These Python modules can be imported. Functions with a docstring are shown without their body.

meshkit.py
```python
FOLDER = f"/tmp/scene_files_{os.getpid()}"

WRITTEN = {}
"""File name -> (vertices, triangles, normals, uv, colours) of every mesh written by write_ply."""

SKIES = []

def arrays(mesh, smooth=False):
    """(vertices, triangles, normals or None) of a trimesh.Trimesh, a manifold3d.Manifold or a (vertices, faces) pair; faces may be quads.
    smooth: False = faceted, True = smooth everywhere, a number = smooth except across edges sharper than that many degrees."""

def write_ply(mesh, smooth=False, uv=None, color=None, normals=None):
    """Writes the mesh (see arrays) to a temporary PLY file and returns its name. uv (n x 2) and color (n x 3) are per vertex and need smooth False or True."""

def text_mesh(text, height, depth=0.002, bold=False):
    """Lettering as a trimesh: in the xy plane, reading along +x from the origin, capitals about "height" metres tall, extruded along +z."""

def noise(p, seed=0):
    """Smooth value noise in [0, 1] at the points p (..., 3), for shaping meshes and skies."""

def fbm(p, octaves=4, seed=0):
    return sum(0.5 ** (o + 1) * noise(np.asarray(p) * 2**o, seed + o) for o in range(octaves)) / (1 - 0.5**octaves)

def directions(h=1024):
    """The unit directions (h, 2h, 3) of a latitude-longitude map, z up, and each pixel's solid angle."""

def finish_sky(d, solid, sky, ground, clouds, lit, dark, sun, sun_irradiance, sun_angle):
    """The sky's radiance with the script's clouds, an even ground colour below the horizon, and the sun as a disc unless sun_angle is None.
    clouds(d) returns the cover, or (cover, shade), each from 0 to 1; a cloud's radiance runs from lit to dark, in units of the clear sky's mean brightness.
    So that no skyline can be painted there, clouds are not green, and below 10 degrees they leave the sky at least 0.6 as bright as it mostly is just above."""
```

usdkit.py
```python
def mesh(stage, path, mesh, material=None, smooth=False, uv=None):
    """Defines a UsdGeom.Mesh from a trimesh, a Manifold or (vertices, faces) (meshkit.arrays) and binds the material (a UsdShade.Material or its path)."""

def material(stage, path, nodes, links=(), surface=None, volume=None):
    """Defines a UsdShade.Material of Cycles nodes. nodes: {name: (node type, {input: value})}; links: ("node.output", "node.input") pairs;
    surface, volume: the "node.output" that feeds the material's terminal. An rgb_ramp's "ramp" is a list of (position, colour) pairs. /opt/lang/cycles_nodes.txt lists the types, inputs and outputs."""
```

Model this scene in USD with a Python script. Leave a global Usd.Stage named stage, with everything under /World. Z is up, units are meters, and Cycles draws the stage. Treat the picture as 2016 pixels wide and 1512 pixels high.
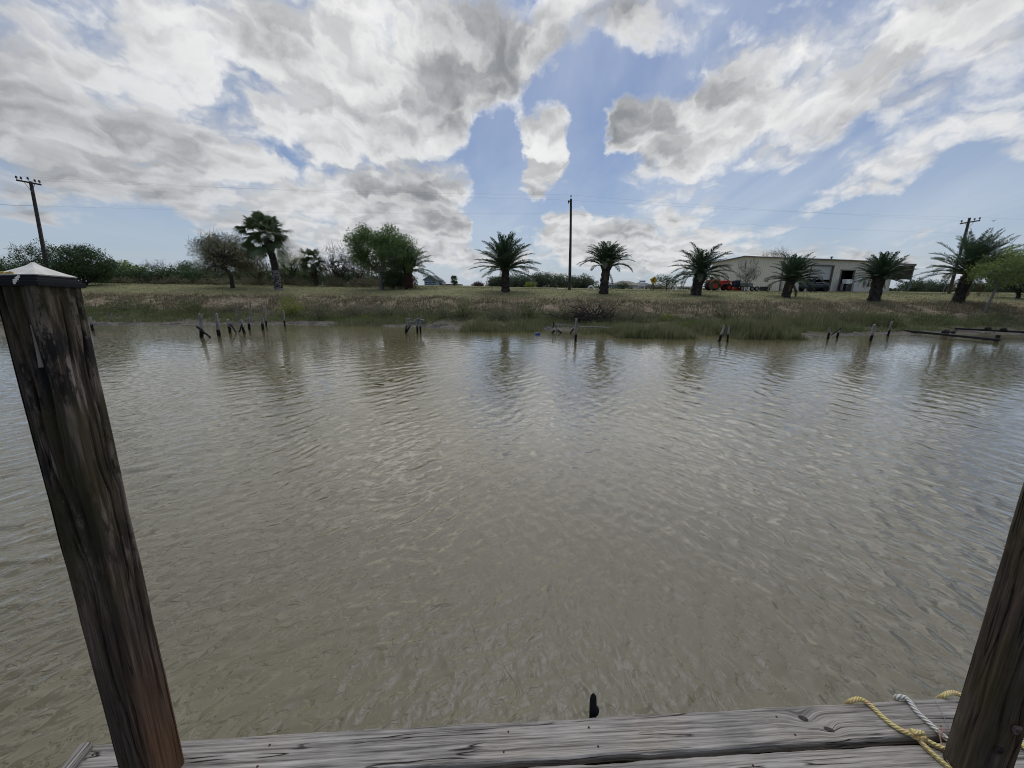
import math, random
import numpy as np, trimesh, usdkit, meshkit
from pxr import Usd, UsdGeom, UsdLux, UsdShade, Gf, Sdf, Vt
from shapely.geometry import Polygon

stage = Usd.Stage.CreateInMemory()
UsdGeom.SetStageUpAxis(stage, 'Z'); UsdGeom.SetStageMetersPerUnit(stage, 1.0)
UsdGeom.Xform.Define(stage, '/World'); UsdGeom.Scope.Define(stage, '/World/Looks')

# ------------------------------------------------------------------ camera
EYE = 2.65                      # metres above the water
PITCH, ROLL, F = math.radians(14.3), math.radians(0.55), 757.0      # F in pixels of the 2016 wide photograph
cam = UsdGeom.Camera.Define(stage, '/World/camera')
cam.CreateHorizontalApertureAttr(36.0); cam.CreateFocalLengthAttr(36.0*F/2016)
cam.CreateClippingRangeAttr(Gf.Vec2f(0.05, 20000)); cam.CreateExposureAttr(0.30)
FWD = np.array([0, math.cos(PITCH), -math.sin(PITCH)]); U0 = np.array([0, math.sin(PITCH), math.cos(PITCH)]); R0 = np.array([1.0, 0, 0])
RT = R0*math.cos(ROLL)+U0*math.sin(ROLL); UP = U0*math.cos(ROLL)-R0*math.sin(ROLL)
m = Gf.Matrix4d(*RT, 0, *UP, 0, *(-FWD), 0, 0, 0, EYE, 1)
cam.AddTransformOp().Set(m)
CAM = np.array([0, 0, EYE])

def ray(px, py):
    d = FWD+RT*((px-1008)/F)-UP*((py-756)/F)
    return d/np.linalg.norm(d)
def W(px, py, Y):               # the point of the world at depth Y seen at a pixel of the photograph
    d = ray(px, py); return CAM+d*(Y/d[1])
def onz(px, py, z):             # the same on a level plane
    d = ray(px, py); return CAM+d*((z-EYE)/d[2])
def proj(p):
    q = np.asarray(p, float)-CAM; z = q@FWD
    return np.array([1008+F*(q@RT)/z, 756-F*(q@UP)/z])

# ------------------------------------------------------------------ sky and sun
SUN_EL, SUN_AZ = math.radians(63), math.radians(10)
SUN = np.array([math.cos(SUN_EL)*math.sin(SUN_AZ), math.cos(SUN_EL)*math.cos(SUN_AZ), math.sin(SUN_EL)])
SKY_STRENGTH = 0.1
def sky_material():
    N, L, cnt = {}, [], [0]
    def node(kind, **kw):
        cnt[0] += 1; nm = f'n{cnt[0]}'; ins = {}
        for k, v in kw.items():
            if isinstance(v, str) and '.' in v and v.split('.')[0] in N: L.append((v, f'{nm}.{k}'))
            else: ins[k] = v
        N[nm] = (kind, ins); return nm
    def ma(t, a, b=0.0, c=0.0, clamp=False): return node('math', math_type=t, value1=a, value2=b, value3=c, use_clamp=clamp)+'.value'
    def vm(t, a, b=(0, 0, 0), c=(0, 0, 0), scale=1.0): return node('vector_math', math_type=t, vector1=a, vector2=b, vector3=c, scale=scale)
    def mr(v, a, b, c=0.0, d=1.0, kind='smoothstep'): return node('map_range', range_type=kind, value=v, from_min=a, from_max=b, to_min=c, to_max=d, clamp=True)+'.result'
    def noise(v, scale, detail, rough=0.5, dist=0.0): return node('noise_texture', vector=v, scale=scale, detail=detail, roughness=rough, distortion=dist)
    def mixc(f, a, b): return node('mix', mix_type='mix', fac=f, color1=a, color2=b)+'.color'
    sky = node('sky_texture', sky_type='single_scattering', sun_disc=False, sun_elevation=SUN_EL, sun_rotation=SUN_AZ, altitude=0.0, air_density=1.0, aerosol_density=1.2, ozone_density=1.2)+'.color'
    d = node('texture_coordinate')+'.generated'
    d = vm('normalize', d)+'.vector'
    sx = node('separate_xyz', vector=d); dx, dy, dz = sx+'.x', sx+'.y', sx+'.z'
    zz = ma('add', ma('maximum', dz, 0.0), 0.27)
    px, py = ma('divide', dx, zz), ma('divide', dy, zz)
    P = node('combine_xyz', x=px, y=ma('multiply', py, 0.62), z=ma('multiply', dz, 0.9))+'.vector'
    # warp shared by the cloud banks, so that their edges billow
    wn = noise(d, 5.0, 6.0, 0.58)+'.color'
    dw = vm('multiply_add', vm('subtract', wn, (0.5, 0.5, 0.5))+'.vector', (0.26, 0.16, 0.22), d)+'.vector'
    def add_banks(total, banks):
      for (bx, by, rx, ry, ang, w) in banks:
        c = ray(bx, by); a = math.radians(ang)
        e1 = np.cross(c, [0, 0, 1.0]); e1 /= np.linalg.norm(e1); e2 = np.cross(e1, c)
        k = F*math.hypot(1, math.hypot((bx-1008)/F, (by-756)/F))
        A = (e1*math.cos(a)+e2*math.sin(a))*k/rx; B = (-e1*math.sin(a)+e2*math.cos(a))*k/ry
        v = vm('subtract', dw, tuple(c))+'.vector'
        u, q = vm('dot_product', v, tuple(A))+'.value', vm('dot_product', v, tuple(B))+'.value'
        s = ma('multiply_add', q, q, ma('multiply', u, u))
        total = ma('multiply_add', ma('power', 0.3679, s), w, total)
      return total
    total = add_banks(ma('add', BIAS, 0.0), BANKS)
    total = ma('minimum', ma('maximum', total, -1.1), 0.62)
    total = add_banks(total, PUFFS)
    P = vm('multiply_add', vm('subtract', wn, (0.5, 0.5, 0.5))+'.vector', (0.34, 0.30, 0.2), P)+'.vector'
    w2 = noise(P, 6.0, 4.0, 0.55)+'.color'
    P2 = vm('multiply_add', vm('subtract', w2, (0.5, 0.5, 0.5))+'.vector', (0.16, 0.16, 0.1), vm('multiply', P, (1.0, 1.35, 1.0))+'.vector')+'.vector'
    def billow(v, scale, det): return node('voronoi_texture', dimensions='2D', feature='f1', vector=v, scale=scale, detail=det, roughness=0.55, lacunarity=2.1, randomness=1.0)+'.distance'
    v1 = billow(P2, 3.3, 3.0)                                     # round heaps: low where a heap is high
    v2 = billow(vm('add', P2, (0.006, 0.055, 0.0))+'.vector', 3.3, 2.0)
    n1 = noise(P, 2.0, 9.0, 0.56)+'.fac'
    n3 = noise(d, 11.0, 8.0, 0.6)+'.fac'
    n4 = noise(P, 1.1, 3.0, 0.5)+'.fac'
    f = ma('multiply_add', ma('subtract', n1, 0.5), 1.7, ma('multiply_add', ma('subtract', n3, 0.5), 0.9, ma('multiply', ma('subtract', 0.72, v1), 0.6)))
    T = ma('add', f, total)
    cover = mr(T, -0.05, 0.50)
    thick = mr(ma('multiply_add', f, 1.15, ma('minimum', total, 0.38)), -0.08, 0.95)
    relief = mr(ma('subtract', v2, v1), -0.30, 0.22, -0.5, 0.5, 'linear')
    fine = ma('subtract', n3, 0.5)
    sd = vm('dot_product', d, tuple(SUN))+'.value'
    glow = mr(sd, 0.2, 0.95, 0.0, 1.0, 'linear')
    lit = mixc(glow, (3.9, 4.05, 4.3), (8.9, 8.85, 8.7))
    core = mixc(glow, (1.35, 1.48, 1.7), (2.3, 2.4, 2.55))
    shade = ma('multiply_add', relief, -0.55, ma('multiply_add', fine, -0.45, ma('multiply_add', ma('subtract', n4, 0.5), 1.3, ma('multiply_add', ma('subtract', v1, 0.72), 0.32, ma('multiply', thick, 0.85)))))
    shade = mr(shade, -0.25, 1.35)
    cloud = mixc(shade, lit, core)
    # thin veil of high haze across the blue and towards the horizon
    veil_n = noise(node('combine_xyz', x=ma('multiply', px, 0.8), y=ma('multiply', py, 0.3), z=3.0)+'.vector', 2.3, 6.0, 0.55, 0.6)+'.fac'
    veil = mr(veil_n, 0.34, 0.80, 0.12, 0.56)
    blue = node('mix', mix_type='multiply', fac=1.0, color1=sky, color2=SKY_TINT)+'.color'
    hz = mr(dz, 0.0, 0.30, 0.55, 0.0)
    blue = mixc(hz, blue, (4.5, 5.2, 6.0))
    blue = mixc(veil, blue, mixc(glow, (3.9, 4.5, 5.3), (6.6, 6.9, 7.2)))
    col = mixc(cover, blue, cloud)
    glow2 = ma('multiply_add', ma('power', ma('maximum', sd, 0.0), 20.0), 1.5, 1.0)
    col = vm('scale', col, scale=glow2)+'.vector'
    bg = node('background_shader', color=col, strength=SKY_STRENGTH)
    return usdkit.material(stage, '/World/Looks/sky', N, L, surface=bg+'.background')
SKY_TINT = (0.40, 0.48, 0.62)
BIAS = -0.36
PUFFS = [(1066, 314, 58, 76, -10, 0.62), (1080, 190, 90, 30, 15, -1.0), (1062, 415, 70, 22, 0, -0.8), (1235, 290, 55, 38, 10, 0.8), (1145, 455, 45, 38, 0, 0.6), (1330, 480, 110, 36, 0, 0.35), (905, 440, 28, 30, 0, 0.5)]
# cloud banks: where (as seen from the dock), their spans, tilt, weight
BANKS = [(180, 150, 520, 210, -18, 0.85), (560, 230, 330, 170, -38, 0.8), (820, 290, 200, 160, -30, 0.75), (250, 350, 430, 110, -14, 0.75), (930, 80, 330, 120, 0, 0.55),
         (1015, 170, 110, 130, 60, 0.45), (1078, 285, 60, 95, -10, 1.7), (985, 310, 42, 120, -12, -1.3), (1158, 270, 38, 110, -10, -0.9), (1235, 50, 110, 95, 0, 0.7), (1640, 80, 400, 120, 10, 0.9), (1860, 210, 300, 130, 20, 0.7), (1390, 290, 170, 85, 25, 0.85),
         (1235, 290, 62, 42, 10, 1.2), (1480, 420, 70, 26, 15, 0.2), (1650, 385, 270, 40, 22, 0.55), (1900, 330, 180, 50, 20, 0.5), (1140, 450, 55, 46, 0, 1.1), (1330, 475, 130, 44, 0, 0.95), (1700, 505, 330, 30, -4, 0.75), (900, 440, 60, 50, 0, 0.3), (600, 430, 80, 40, 0, 0.35), (1000, 515, 260, 34, 0, 0.6), (150, 450, 160, 50, 0, 0.5), (640, 440, 90, 40, 0, 0.5),
         (520, 310, 90, 34, -25, -0.75), (350, 460, 190, 42, 5, -0.6), (1120, 240, 200, 60, 50, -0.5), (1270, 190, 130, 70, 40, -0.6), (1160, 350, 90, 60, 0, -0.5), (1700, 430, 260, 28, 10, -0.5), (880, 420, 90, 40, 0, -0.35), (1600, 320, 160, 28, 30, -0.3), (1500, 440, 120, 40, 0, -0.3)]
dome = UsdLux.DomeLight.Define(stage, '/World/sky')
UsdShade.MaterialBindingAPI.Apply(dome.GetPrim()).Bind(sky_material())
dome.GetPrim().SetCustomDataByKey('kind', 'structure'); dome.GetPrim().SetCustomDataByKey('label', 'broken grey and white clouds with blue gaps over the water')
sun = UsdLux.DistantLight.Define(stage, '/World/sun')
sun.CreateIntensityAttr(0.25); sun.CreateAngleAttr(90.0); sun.CreateNormalizeAttr(True); sun.CreateColorAttr(Gf.Vec3f(1.0, 0.96, 0.9))
z = SUN; x = np.cross([0, 0, 1.0], z); x /= np.linalg.norm(x); y = np.cross(z, x)
sun.AddTransformOp().Set(Gf.Matrix4d(*x, 0, *y, 0, *z, 0, 0, 0, 0, 1))

# ------------------------------------------------------------------ helpers
TAKEN = {}
def numbered(path):
    k = TAKEN.get(path, 0); TAKEN[path] = k+1
    return path if k == 0 else f'{path}_{k:03d}'
def data(p, label=None, cat=None, group=None, kind=None):
    for k, v in (('label', label), ('category', cat), ('group', group), ('kind', kind)):
        if v: p.SetCustomDataByKey(k, v)
    return p
def thing(name, label, cat, loc=(0, 0, 0), rotz=0.0, group=None, kind=None):
    x = UsdGeom.Xform.Define(stage, numbered('/World/'+name))
    x.AddTranslateOp().Set(Gf.Vec3d(*map(float, loc))); x.AddRotateZOp().Set(float(rotz))
    return data(x.GetPrim(), label, cat, group, kind)
def obj(name, mesh, mat, parent=None, smooth=False, label=None, cat=None, group=None, kind=None):
    base = parent.GetPath().pathString if parent is not None else '/World'
    if isinstance(mesh, MB): mesh = mesh.get()
    m = usdkit.mesh(stage, numbered(f'{base}/{name}'), mesh, MAT[mat] if isinstance(mat, str) else mat, smooth=smooth)
    m.CreateDoubleSidedAttr(True)
    return data(m.GetPrim(), label, cat, group, kind)
class MB:                        # collects shapes into one mesh
    def __init__(s): s.v, s.f, s.n = [], [], 0
    def add(s, v, f):
        v, f = np.asarray(v, float), np.asarray(f, int)
        if f.shape[1] == 4: f = np.vstack([f[:, [0, 1, 2]], f[:, [0, 2, 3]]])
        s.v.append(v); s.f.append(f+s.n); s.n += len(v); return s
    def mesh(s, t): return s.add(t.vertices, t.faces)
    def box(s, c, size, rz=0.0, ch=0.0, M=None):
        hx, hy, hz = np.array(size)/2.0
        if ch > 0:
            pts = []
            for a in (-1, 1):
                for b in (-1, 1):
                    for d in (-1, 1):
                        pts += [(a*(hx-ch), b*(hy-ch), d*hz), (a*(hx-ch), b*hy, d*(hz-ch)), (a*hx, b*(hy-ch), d*(hz-ch))]
            t = trimesh.convex.convex_hull(np.array(pts)); v, f = np.array(t.vertices), np.array(t.faces)
        else:
            t = trimesh.creation.box((2*hx, 2*hy, 2*hz)); v, f = np.array(t.vertices), np.array(t.faces)
        if M is not None: v = v@np.asarray(M).T
        c_, s_ = math.cos(rz), math.sin(rz); v = v@np.array([[c_, s_, 0], [-s_, c_, 0], [0, 0, 1]])
        return s.add(v+np.asarray(c, float), f)
    def tube(s, pts, r, n=6, caps=True, jit=0.0, rng=None):
        p = np.asarray(pts, float); r = np.broadcast_to(np.asarray(r, float), (len(p),))
        t = np.gradient(p, axis=0); t /= np.maximum(np.linalg.norm(t, axis=1, keepdims=True), 1e-9)
        ref = np.array([0, 0, 1.0]) if abs(t[0, 2]) < 0.8 else np.array([1.0, 0, 0])
        V = []
        u = np.cross(t[0], ref)
        for i in range(len(p)):
            u = u-t[i]*(u@t[i]); u /= max(np.linalg.norm(u), 1e-9); w = np.cross(t[i], u)
            a = np.arange(n)*2*math.pi/n
            rr = r[i]*(1+(rng.normal(0, jit, n) if jit else 0))
            V.append(p[i]+np.outer(np.cos(a)*rr, u)+np.outer(np.sin(a)*rr, w))
        V = np.vstack(V); k = np.arange(len(p)-1)[:, None]*n; j = np.arange(n)[None, :]; j2 = (j+1) % n
        fa = np.stack([k+j, k+j2, k+n+j2, k+n+j], -1).reshape(-1, 4)
        fa = np.vstack([fa[:, [0, 1, 2]], fa[:, [0, 2, 3]]])
        if caps:
            b = len(V); V = np.vstack([V, p[0], p[-1]]); e = (len(p)-1)*n; q = np.arange(n); q2 = (q+1) % n
            fa = np.vstack([fa, np.stack([q2, q, np.full(n, b)], 1), np.stack([e+q, e+q2, np.full(n, b+1)], 1)])
        return s.add(V, fa)
    def lathe(s, prof, n=20, c=(0, 0, 0)):       # profile of (radius, height)
        prof = np.asarray(prof, float); a = np.arange(n)*2*math.pi/n
        V = np.stack([np.outer(prof[:, 0], np.cos(a)), np.outer(prof[:, 0], np.sin(a)), np.repeat(prof[:, 1:2], n, 1)], -1).reshape(-1, 3)
        k = np.arange(len(prof)-1)[:, None]*n; j = np.arange(n)[None, :]; j2 = (j+1) % n
        return s.add(V+np.asarray(c, float), np.stack([k+j, k+j2, k+n+j2, k+n+j], -1).reshape(-1, 4))
    def move(s, M=None, loc=(0, 0, 0)):
        for i, v in enumerate(s.v): s.v[i] = (v@np.asarray(M).T if M is not None else v)+np.asarray(loc, float)
        return s
    def get(s): return np.vstack(s.v), np.vstack(s.f)
def rotz(a): c, s = math.cos(a), math.sin(a); return np.array([[c, -s, 0], [s, c, 0], [0, 0, 1.0]])
def roty(a): c, s = math.cos(a), math.sin(a); return np.array([[c, 0, s], [0, 1, 0], [-s, 0, c]])
def rotx(a): c, s = math.cos(a), math.sin(a); return np.array([[1, 0, 0], [0, c, -s], [0, s, c]])

# ------------------------------------------------------------------ materials
MAT = {}
def material(name, nodes, links, surface='p.BSDF'):
    MAT[name] = usdkit.material(stage, '/World/Looks/'+name, nodes, links, surface=surface); return MAT[name]
def rough(name, stops, scale=6.0, rough=0.8, stretch=(1, 1, 1), bump=0.0, bscale=None, detail=5.0, metallic=0.0, dist=0.0, spec=0.3, coord='position'):
    """A surface whose colour runs over the stops by noise, with fine relief."""
    n = {'g': ('geometry', {}) if coord == 'position' else ('texture_coordinate', {}), 'mp': ('mapping', {'scale': stretch}), 'n': ('noise_texture', {'scale': scale, 'detail': detail, 'roughness': 0.6, 'distortion': dist}),
         'r': ('rgb_ramp', {'ramp': stops}), 'p': ('principled_bsdf', {'roughness': rough, 'metallic': metallic, 'specular_ior_level': spec})}
    l = [('g.'+coord, 'mp.vector'), ('mp.vector', 'n.vector'), ('n.fac', 'r.fac'), ('r.color', 'p.base_color')]
    if bump:
        n['n2'] = ('noise_texture', {'scale': bscale or scale*3, 'detail': 5.0}); n['b'] = ('bump', {'strength': 1.0, 'distance': bump})
        l += [('mp.vector', 'n2.vector'), ('n2.fac', 'b.height'), ('b.normal', 'p.normal')]
    return material(name, n, l)
def leafy(name, dark, light, trans=0.35, rough=0.55, clump=1.2):
    """Foliage: colour by leaf and by clump, some light through the blade."""
    n = {'g': ('geometry', {}), 'c': ('noise_texture', {'scale': clump, 'detail': 2.0}), 'a': ('math', {'math_type': 'multiply_add', 'value2': 0.5}), 'a2': ('math', {'math_type': 'multiply', 'value2': 0.5}),
         'r': ('rgb_ramp', {'ramp': [(0.1, dark), (0.75, light)]}), 'p': ('principled_bsdf', {'roughness': rough, 'specular_ior_level': 0.3}), 't': ('translucent_bsdf', {}), 'm': ('mix_closure', {'fac': trans})}
    l = [('g.position', 'c.vector'), ('g.random_per_island', 'a2.value1'), ('c.fac', 'a.value1'), ('a2.value', 'a.value3'), ('a.value', 'r.fac'), ('r.color', 'p.base_color'), ('r.color', 't.color'), ('p.BSDF', 'm.closure1'), ('t.BSDF', 'm.closure2')]
    return material(name, n, l, 'm.closure')
def flat(name, col, rough=0.5, metallic=0.0, var=0.25, scale=9.0, bump=0.0):
    c = np.array(col); return rough_(name, c, rough, metallic, var, scale, bump)
def rough_(name, c, r, metallic, var, scale, bump):
    return rough(name, [(0.25, tuple(c*(1-var))), (0.5, tuple(c)), (0.78, tuple(np.minimum(c*(1+var), 0.95)))], scale, r, metallic=metallic, bump=bump)
# ------------------------------------------------------------------ the lie of the land
SHX = np.array([-400, -60, -26, -20, -14, -9, -5, -1, 3, 8, 13, 17, 21, 25, 30, 60, 400.])
SHY = np.array([22, 23, 24.6, 25.2, 26.0, 25.6, 24.6, 23.9, 24.2, 23.6, 22.6, 22.2, 22.6, 23.6, 24.2, 25, 26.])
PS = np.array([-60, -8, -3, -0.8, 0, 0.5, 1.4, 3.0, 4.5, 6.0, 7.6, 9.0, 11.0, 14.0, 18.0, 30, 3000.])
PZ = np.array([-1.6, -1.5, -0.9, -0.25, 0.0, 0.09, 0.16, 0.42, 0.85, 1.25, 1.58, 1.80, 2.02, 2.22, 2.36, 2.45, 2.45])
def shore(x): return np.interp(x, SHX, SHY)
def fbm(x, y, s, o=4, seed=0): return meshkit.fbm(np.stack([np.asarray(x)*s, np.asarray(y)*s, np.zeros_like(np.asarray(x, float))], -1), o, seed)-0.5
def land(x, y):
    x, y = np.asarray(x, float), np.asarray(y, float)
    s = y-shore(x)-fbm(x, y, 0.5, 4, 3)*1.3
    h = np.interp(s, PS, PZ)
    left = 1/(1+np.exp((x+2)/9.0))
    h = h+np.clip((s-6)/12, 0, 1)*(0.20*left-0.13*(1-left))
    bank = np.clip(s/1.5, 0, 1)*np.clip((16-s)/8, 0.12, 1)
    return h+bank*(fbm(x, y, 0.9, 4, 5)*0.35+fbm(x, y, 3.1, 3, 8)*0.16)
def spot(px, Y):                 # ground point at depth Y under a column of the photograph
    py = 570.0
    for _ in range(6):
        p = W(px, py, Y); q = np.array([p[0], Y, float(land(p[0], Y))]); py = proj(q)[1]
    return q
def grid(xs, ys, fn):
    X, Y = np.meshgrid(xs, ys); Z = fn(X, Y); nx, ny = len(xs), len(ys)
    i = np.arange(ny-1)[:, None]*nx+np.arange(nx-1)[None, :]
    return np.stack([X, Y, Z], -1).reshape(-1, 3), np.stack([i, i+1, i+1+nx, i+nx], -1).reshape(-1, 4)
side = np.concatenate([np.linspace(0, 45, 230), np.geomspace(45.4, 1400, 60)])
xs = np.concatenate([-side[:0:-1], side])
ys = np.concatenate([[-40, -10, 5, 15], np.linspace(20, 42, 150), np.geomspace(42.3, 2500, 60)])

n = {'g': ('geometry', {}), 's': ('separate_xyz', {}), 'n1': ('noise_texture', {'scale': 0.5, 'detail': 6.0, 'roughness': 0.65}), 'n2': ('noise_texture', {'scale': 5.0, 'detail': 6.0, 'roughness': 0.7}), 'mp': ('mapping', {'scale': (0.5, 1.2, 1.0)}),
     'd1': ('math', {'math_type': 'multiply_add', 'value2': 1.1, 'value3': -0.55}), 'z1': ('math', {'math_type': 'add'}), 'd2': ('math', {'math_type': 'multiply_add', 'value2': 0.9, 'value3': -0.45}), 'z2': ('math', {'math_type': 'add'}), 'zs': ('math', {'math_type': 'multiply', 'value2': 0.4}),
     'r': ('rgb_ramp', {'ramp': [(0.0, (0.10, 0.09, 0.08)), (0.015, (0.24, 0.215, 0.18)), (0.05, (0.15, 0.125, 0.098)), (0.12, (0.12, 0.12, 0.06)), (0.30, (0.16, 0.138, 0.09)), (0.42, (0.30, 0.235, 0.155)), (0.60, (0.31, 0.25, 0.16)), (0.70, (0.26, 0.235, 0.125)), (0.80, (0.235, 0.23, 0.11)), (1.0, (0.24, 0.23, 0.115))]}),
     'v': ('rgb_ramp', {'ramp': [(0.3, (0.5, 0.5, 0.5)), (0.5, (0.95, 0.95, 0.95)), (0.72, (1.45, 1.4, 1.35))]}), 'mx': ('mix', {'mix_type': 'multiply', 'fac': 1.0}),
     'b': ('bump', {'strength': 1.0, 'distance': 0.12}), 'p': ('principled_bsdf', {'roughness': 0.95, 'specular_ior_level': 0.1})}
l = [('g.position', 's.vector'), ('g.position', 'n1.vector'), ('g.position', 'mp.vector'), ('mp.vector', 'n2.vector'), ('n1.fac', 'd1.value1'), ('s.z', 'z1.value1'), ('d1.value', 'z1.value2'), ('n2.fac', 'd2.value1'), ('z1.value', 'z2.value1'), ('d2.value', 'z2.value2'), ('z2.value', 'zs.value1'), ('zs.value', 'r.fac'),
     ('n2.fac', 'v.fac'), ('r.color', 'mx.color1'), ('v.color', 'mx.color2'), ('mx.color', 'p.base_color'), ('n2.fac', 'b.height'), ('b.normal', 'p.normal')]
material('earth', n, l)
obj('ground', grid(xs, ys, land), 'earth', None, True, 'grassy bank rising from the muddy waterline to a mown lawn', 'bank', kind='structure')

# water: turbid, with wind ripples fanning out to both sides
N = {'g': ('geometry', {}), 's': ('separate_xyz', {}), 'ya': ('math', {'math_type': 'add', 'value2': 3.0}), 'sl': ('math', {'math_type': 'divide'}), 'wm': ('map_range', {'range_type': 'smoothstep', 'from_min': -0.55, 'from_max': 0.65, 'to_min': 0.0, 'to_max': 1.0, 'clamp': True}),
     'mix': ('mix_float', {}), 'p': ('principled_bsdf', {'roughness': 0.025, 'ior': 1.34, 'specular_ior_level': 0.5, 'coat_weight': 1.0, 'coat_ior': 1.34, 'coat_roughness': 0.03}), 'b': ('bump', {'strength': 1.0, 'distance': 1.0}),
     'cn': ('noise_texture', {'scale': 0.45, 'detail': 4.0}), 'cr': ('rgb_ramp', {'ramp': [(0.3, (0.104, 0.085, 0.036)), (0.55, (0.120, 0.098, 0.043)), (0.75, (0.140, 0.116, 0.054))]})}
Lk = [('g.position', 's.vector'), ('s.y', 'ya.value1'), ('s.x', 'sl.value1'), ('ya.value', 'sl.value2'), ('sl.value', 'wm.value'), ('g.position', 'cn.vector'), ('cn.fac', 'cr.fac'), ('cr.color', 'p.base_color')]
def ripples(tag, az, scale, stretch, detail, amp, rough=0.5, dist=0.5):
    # crests run along azimuth az (degrees from straight ahead)
    N['r'+tag] = ('vector_rotate', {'rotate_type': 'z_axis', 'angle': math.radians(az)})
    N['m'+tag] = ('mapping', {'scale': (1.0, stretch, 1.0)}); N['n'+tag] = ('noise_texture', {'scale': scale, 'detail': detail, 'roughness': rough, 'distortion': dist}); N['a'+tag] = ('math', {'math_type': 'multiply', 'value2': amp})
    N['c'+tag] = ('math', {'math_type': 'multiply_add', 'value2': 2.0, 'value3': -1.0}); N['q'+tag] = ('math', {'math_type': 'absolute'}); N['o'+tag] = ('math', {'math_type': 'multiply_add', 'value2': -0.55})
    Lk.extend([('g.position', f'r{tag}.vector'), (f'r{tag}.vector', f'm{tag}.vector'), (f'm{tag}.vector', f'n{tag}.vector'), (f'n{tag}.fac', f'c{tag}.value1'), (f'c{tag}.value', f'q{tag}.value1'), (f'q{tag}.value', f'o{tag}.value1'), (f'n{tag}.fac', f'o{tag}.value3'), (f'o{tag}.value', f'a{tag}.value1')])
    return f'a{tag}.value'
a = ripples('La', 52, 15.0, 0.46, 3.0, 0.0125, 0.5, 0.8); b = ripples('Ra', -20, 15.0, 0.46, 3.0, 0.0125, 0.5, 0.8)
Lk += [('wm.result', 'mix.fac'), (a, 'mix.a'), (b, 'mix.b')]
c = ripples('C', 62, 2.2, 0.35, 2.0, 0.004, 0.45, 0.6); d = ripples('D', -8, 1.7, 0.4, 2.0, 0.004, 0.45, 0.6)
N['s1'] = ('math', {'math_type': 'add'}); N['s2'] = ('math', {'math_type': 'add'})
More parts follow.
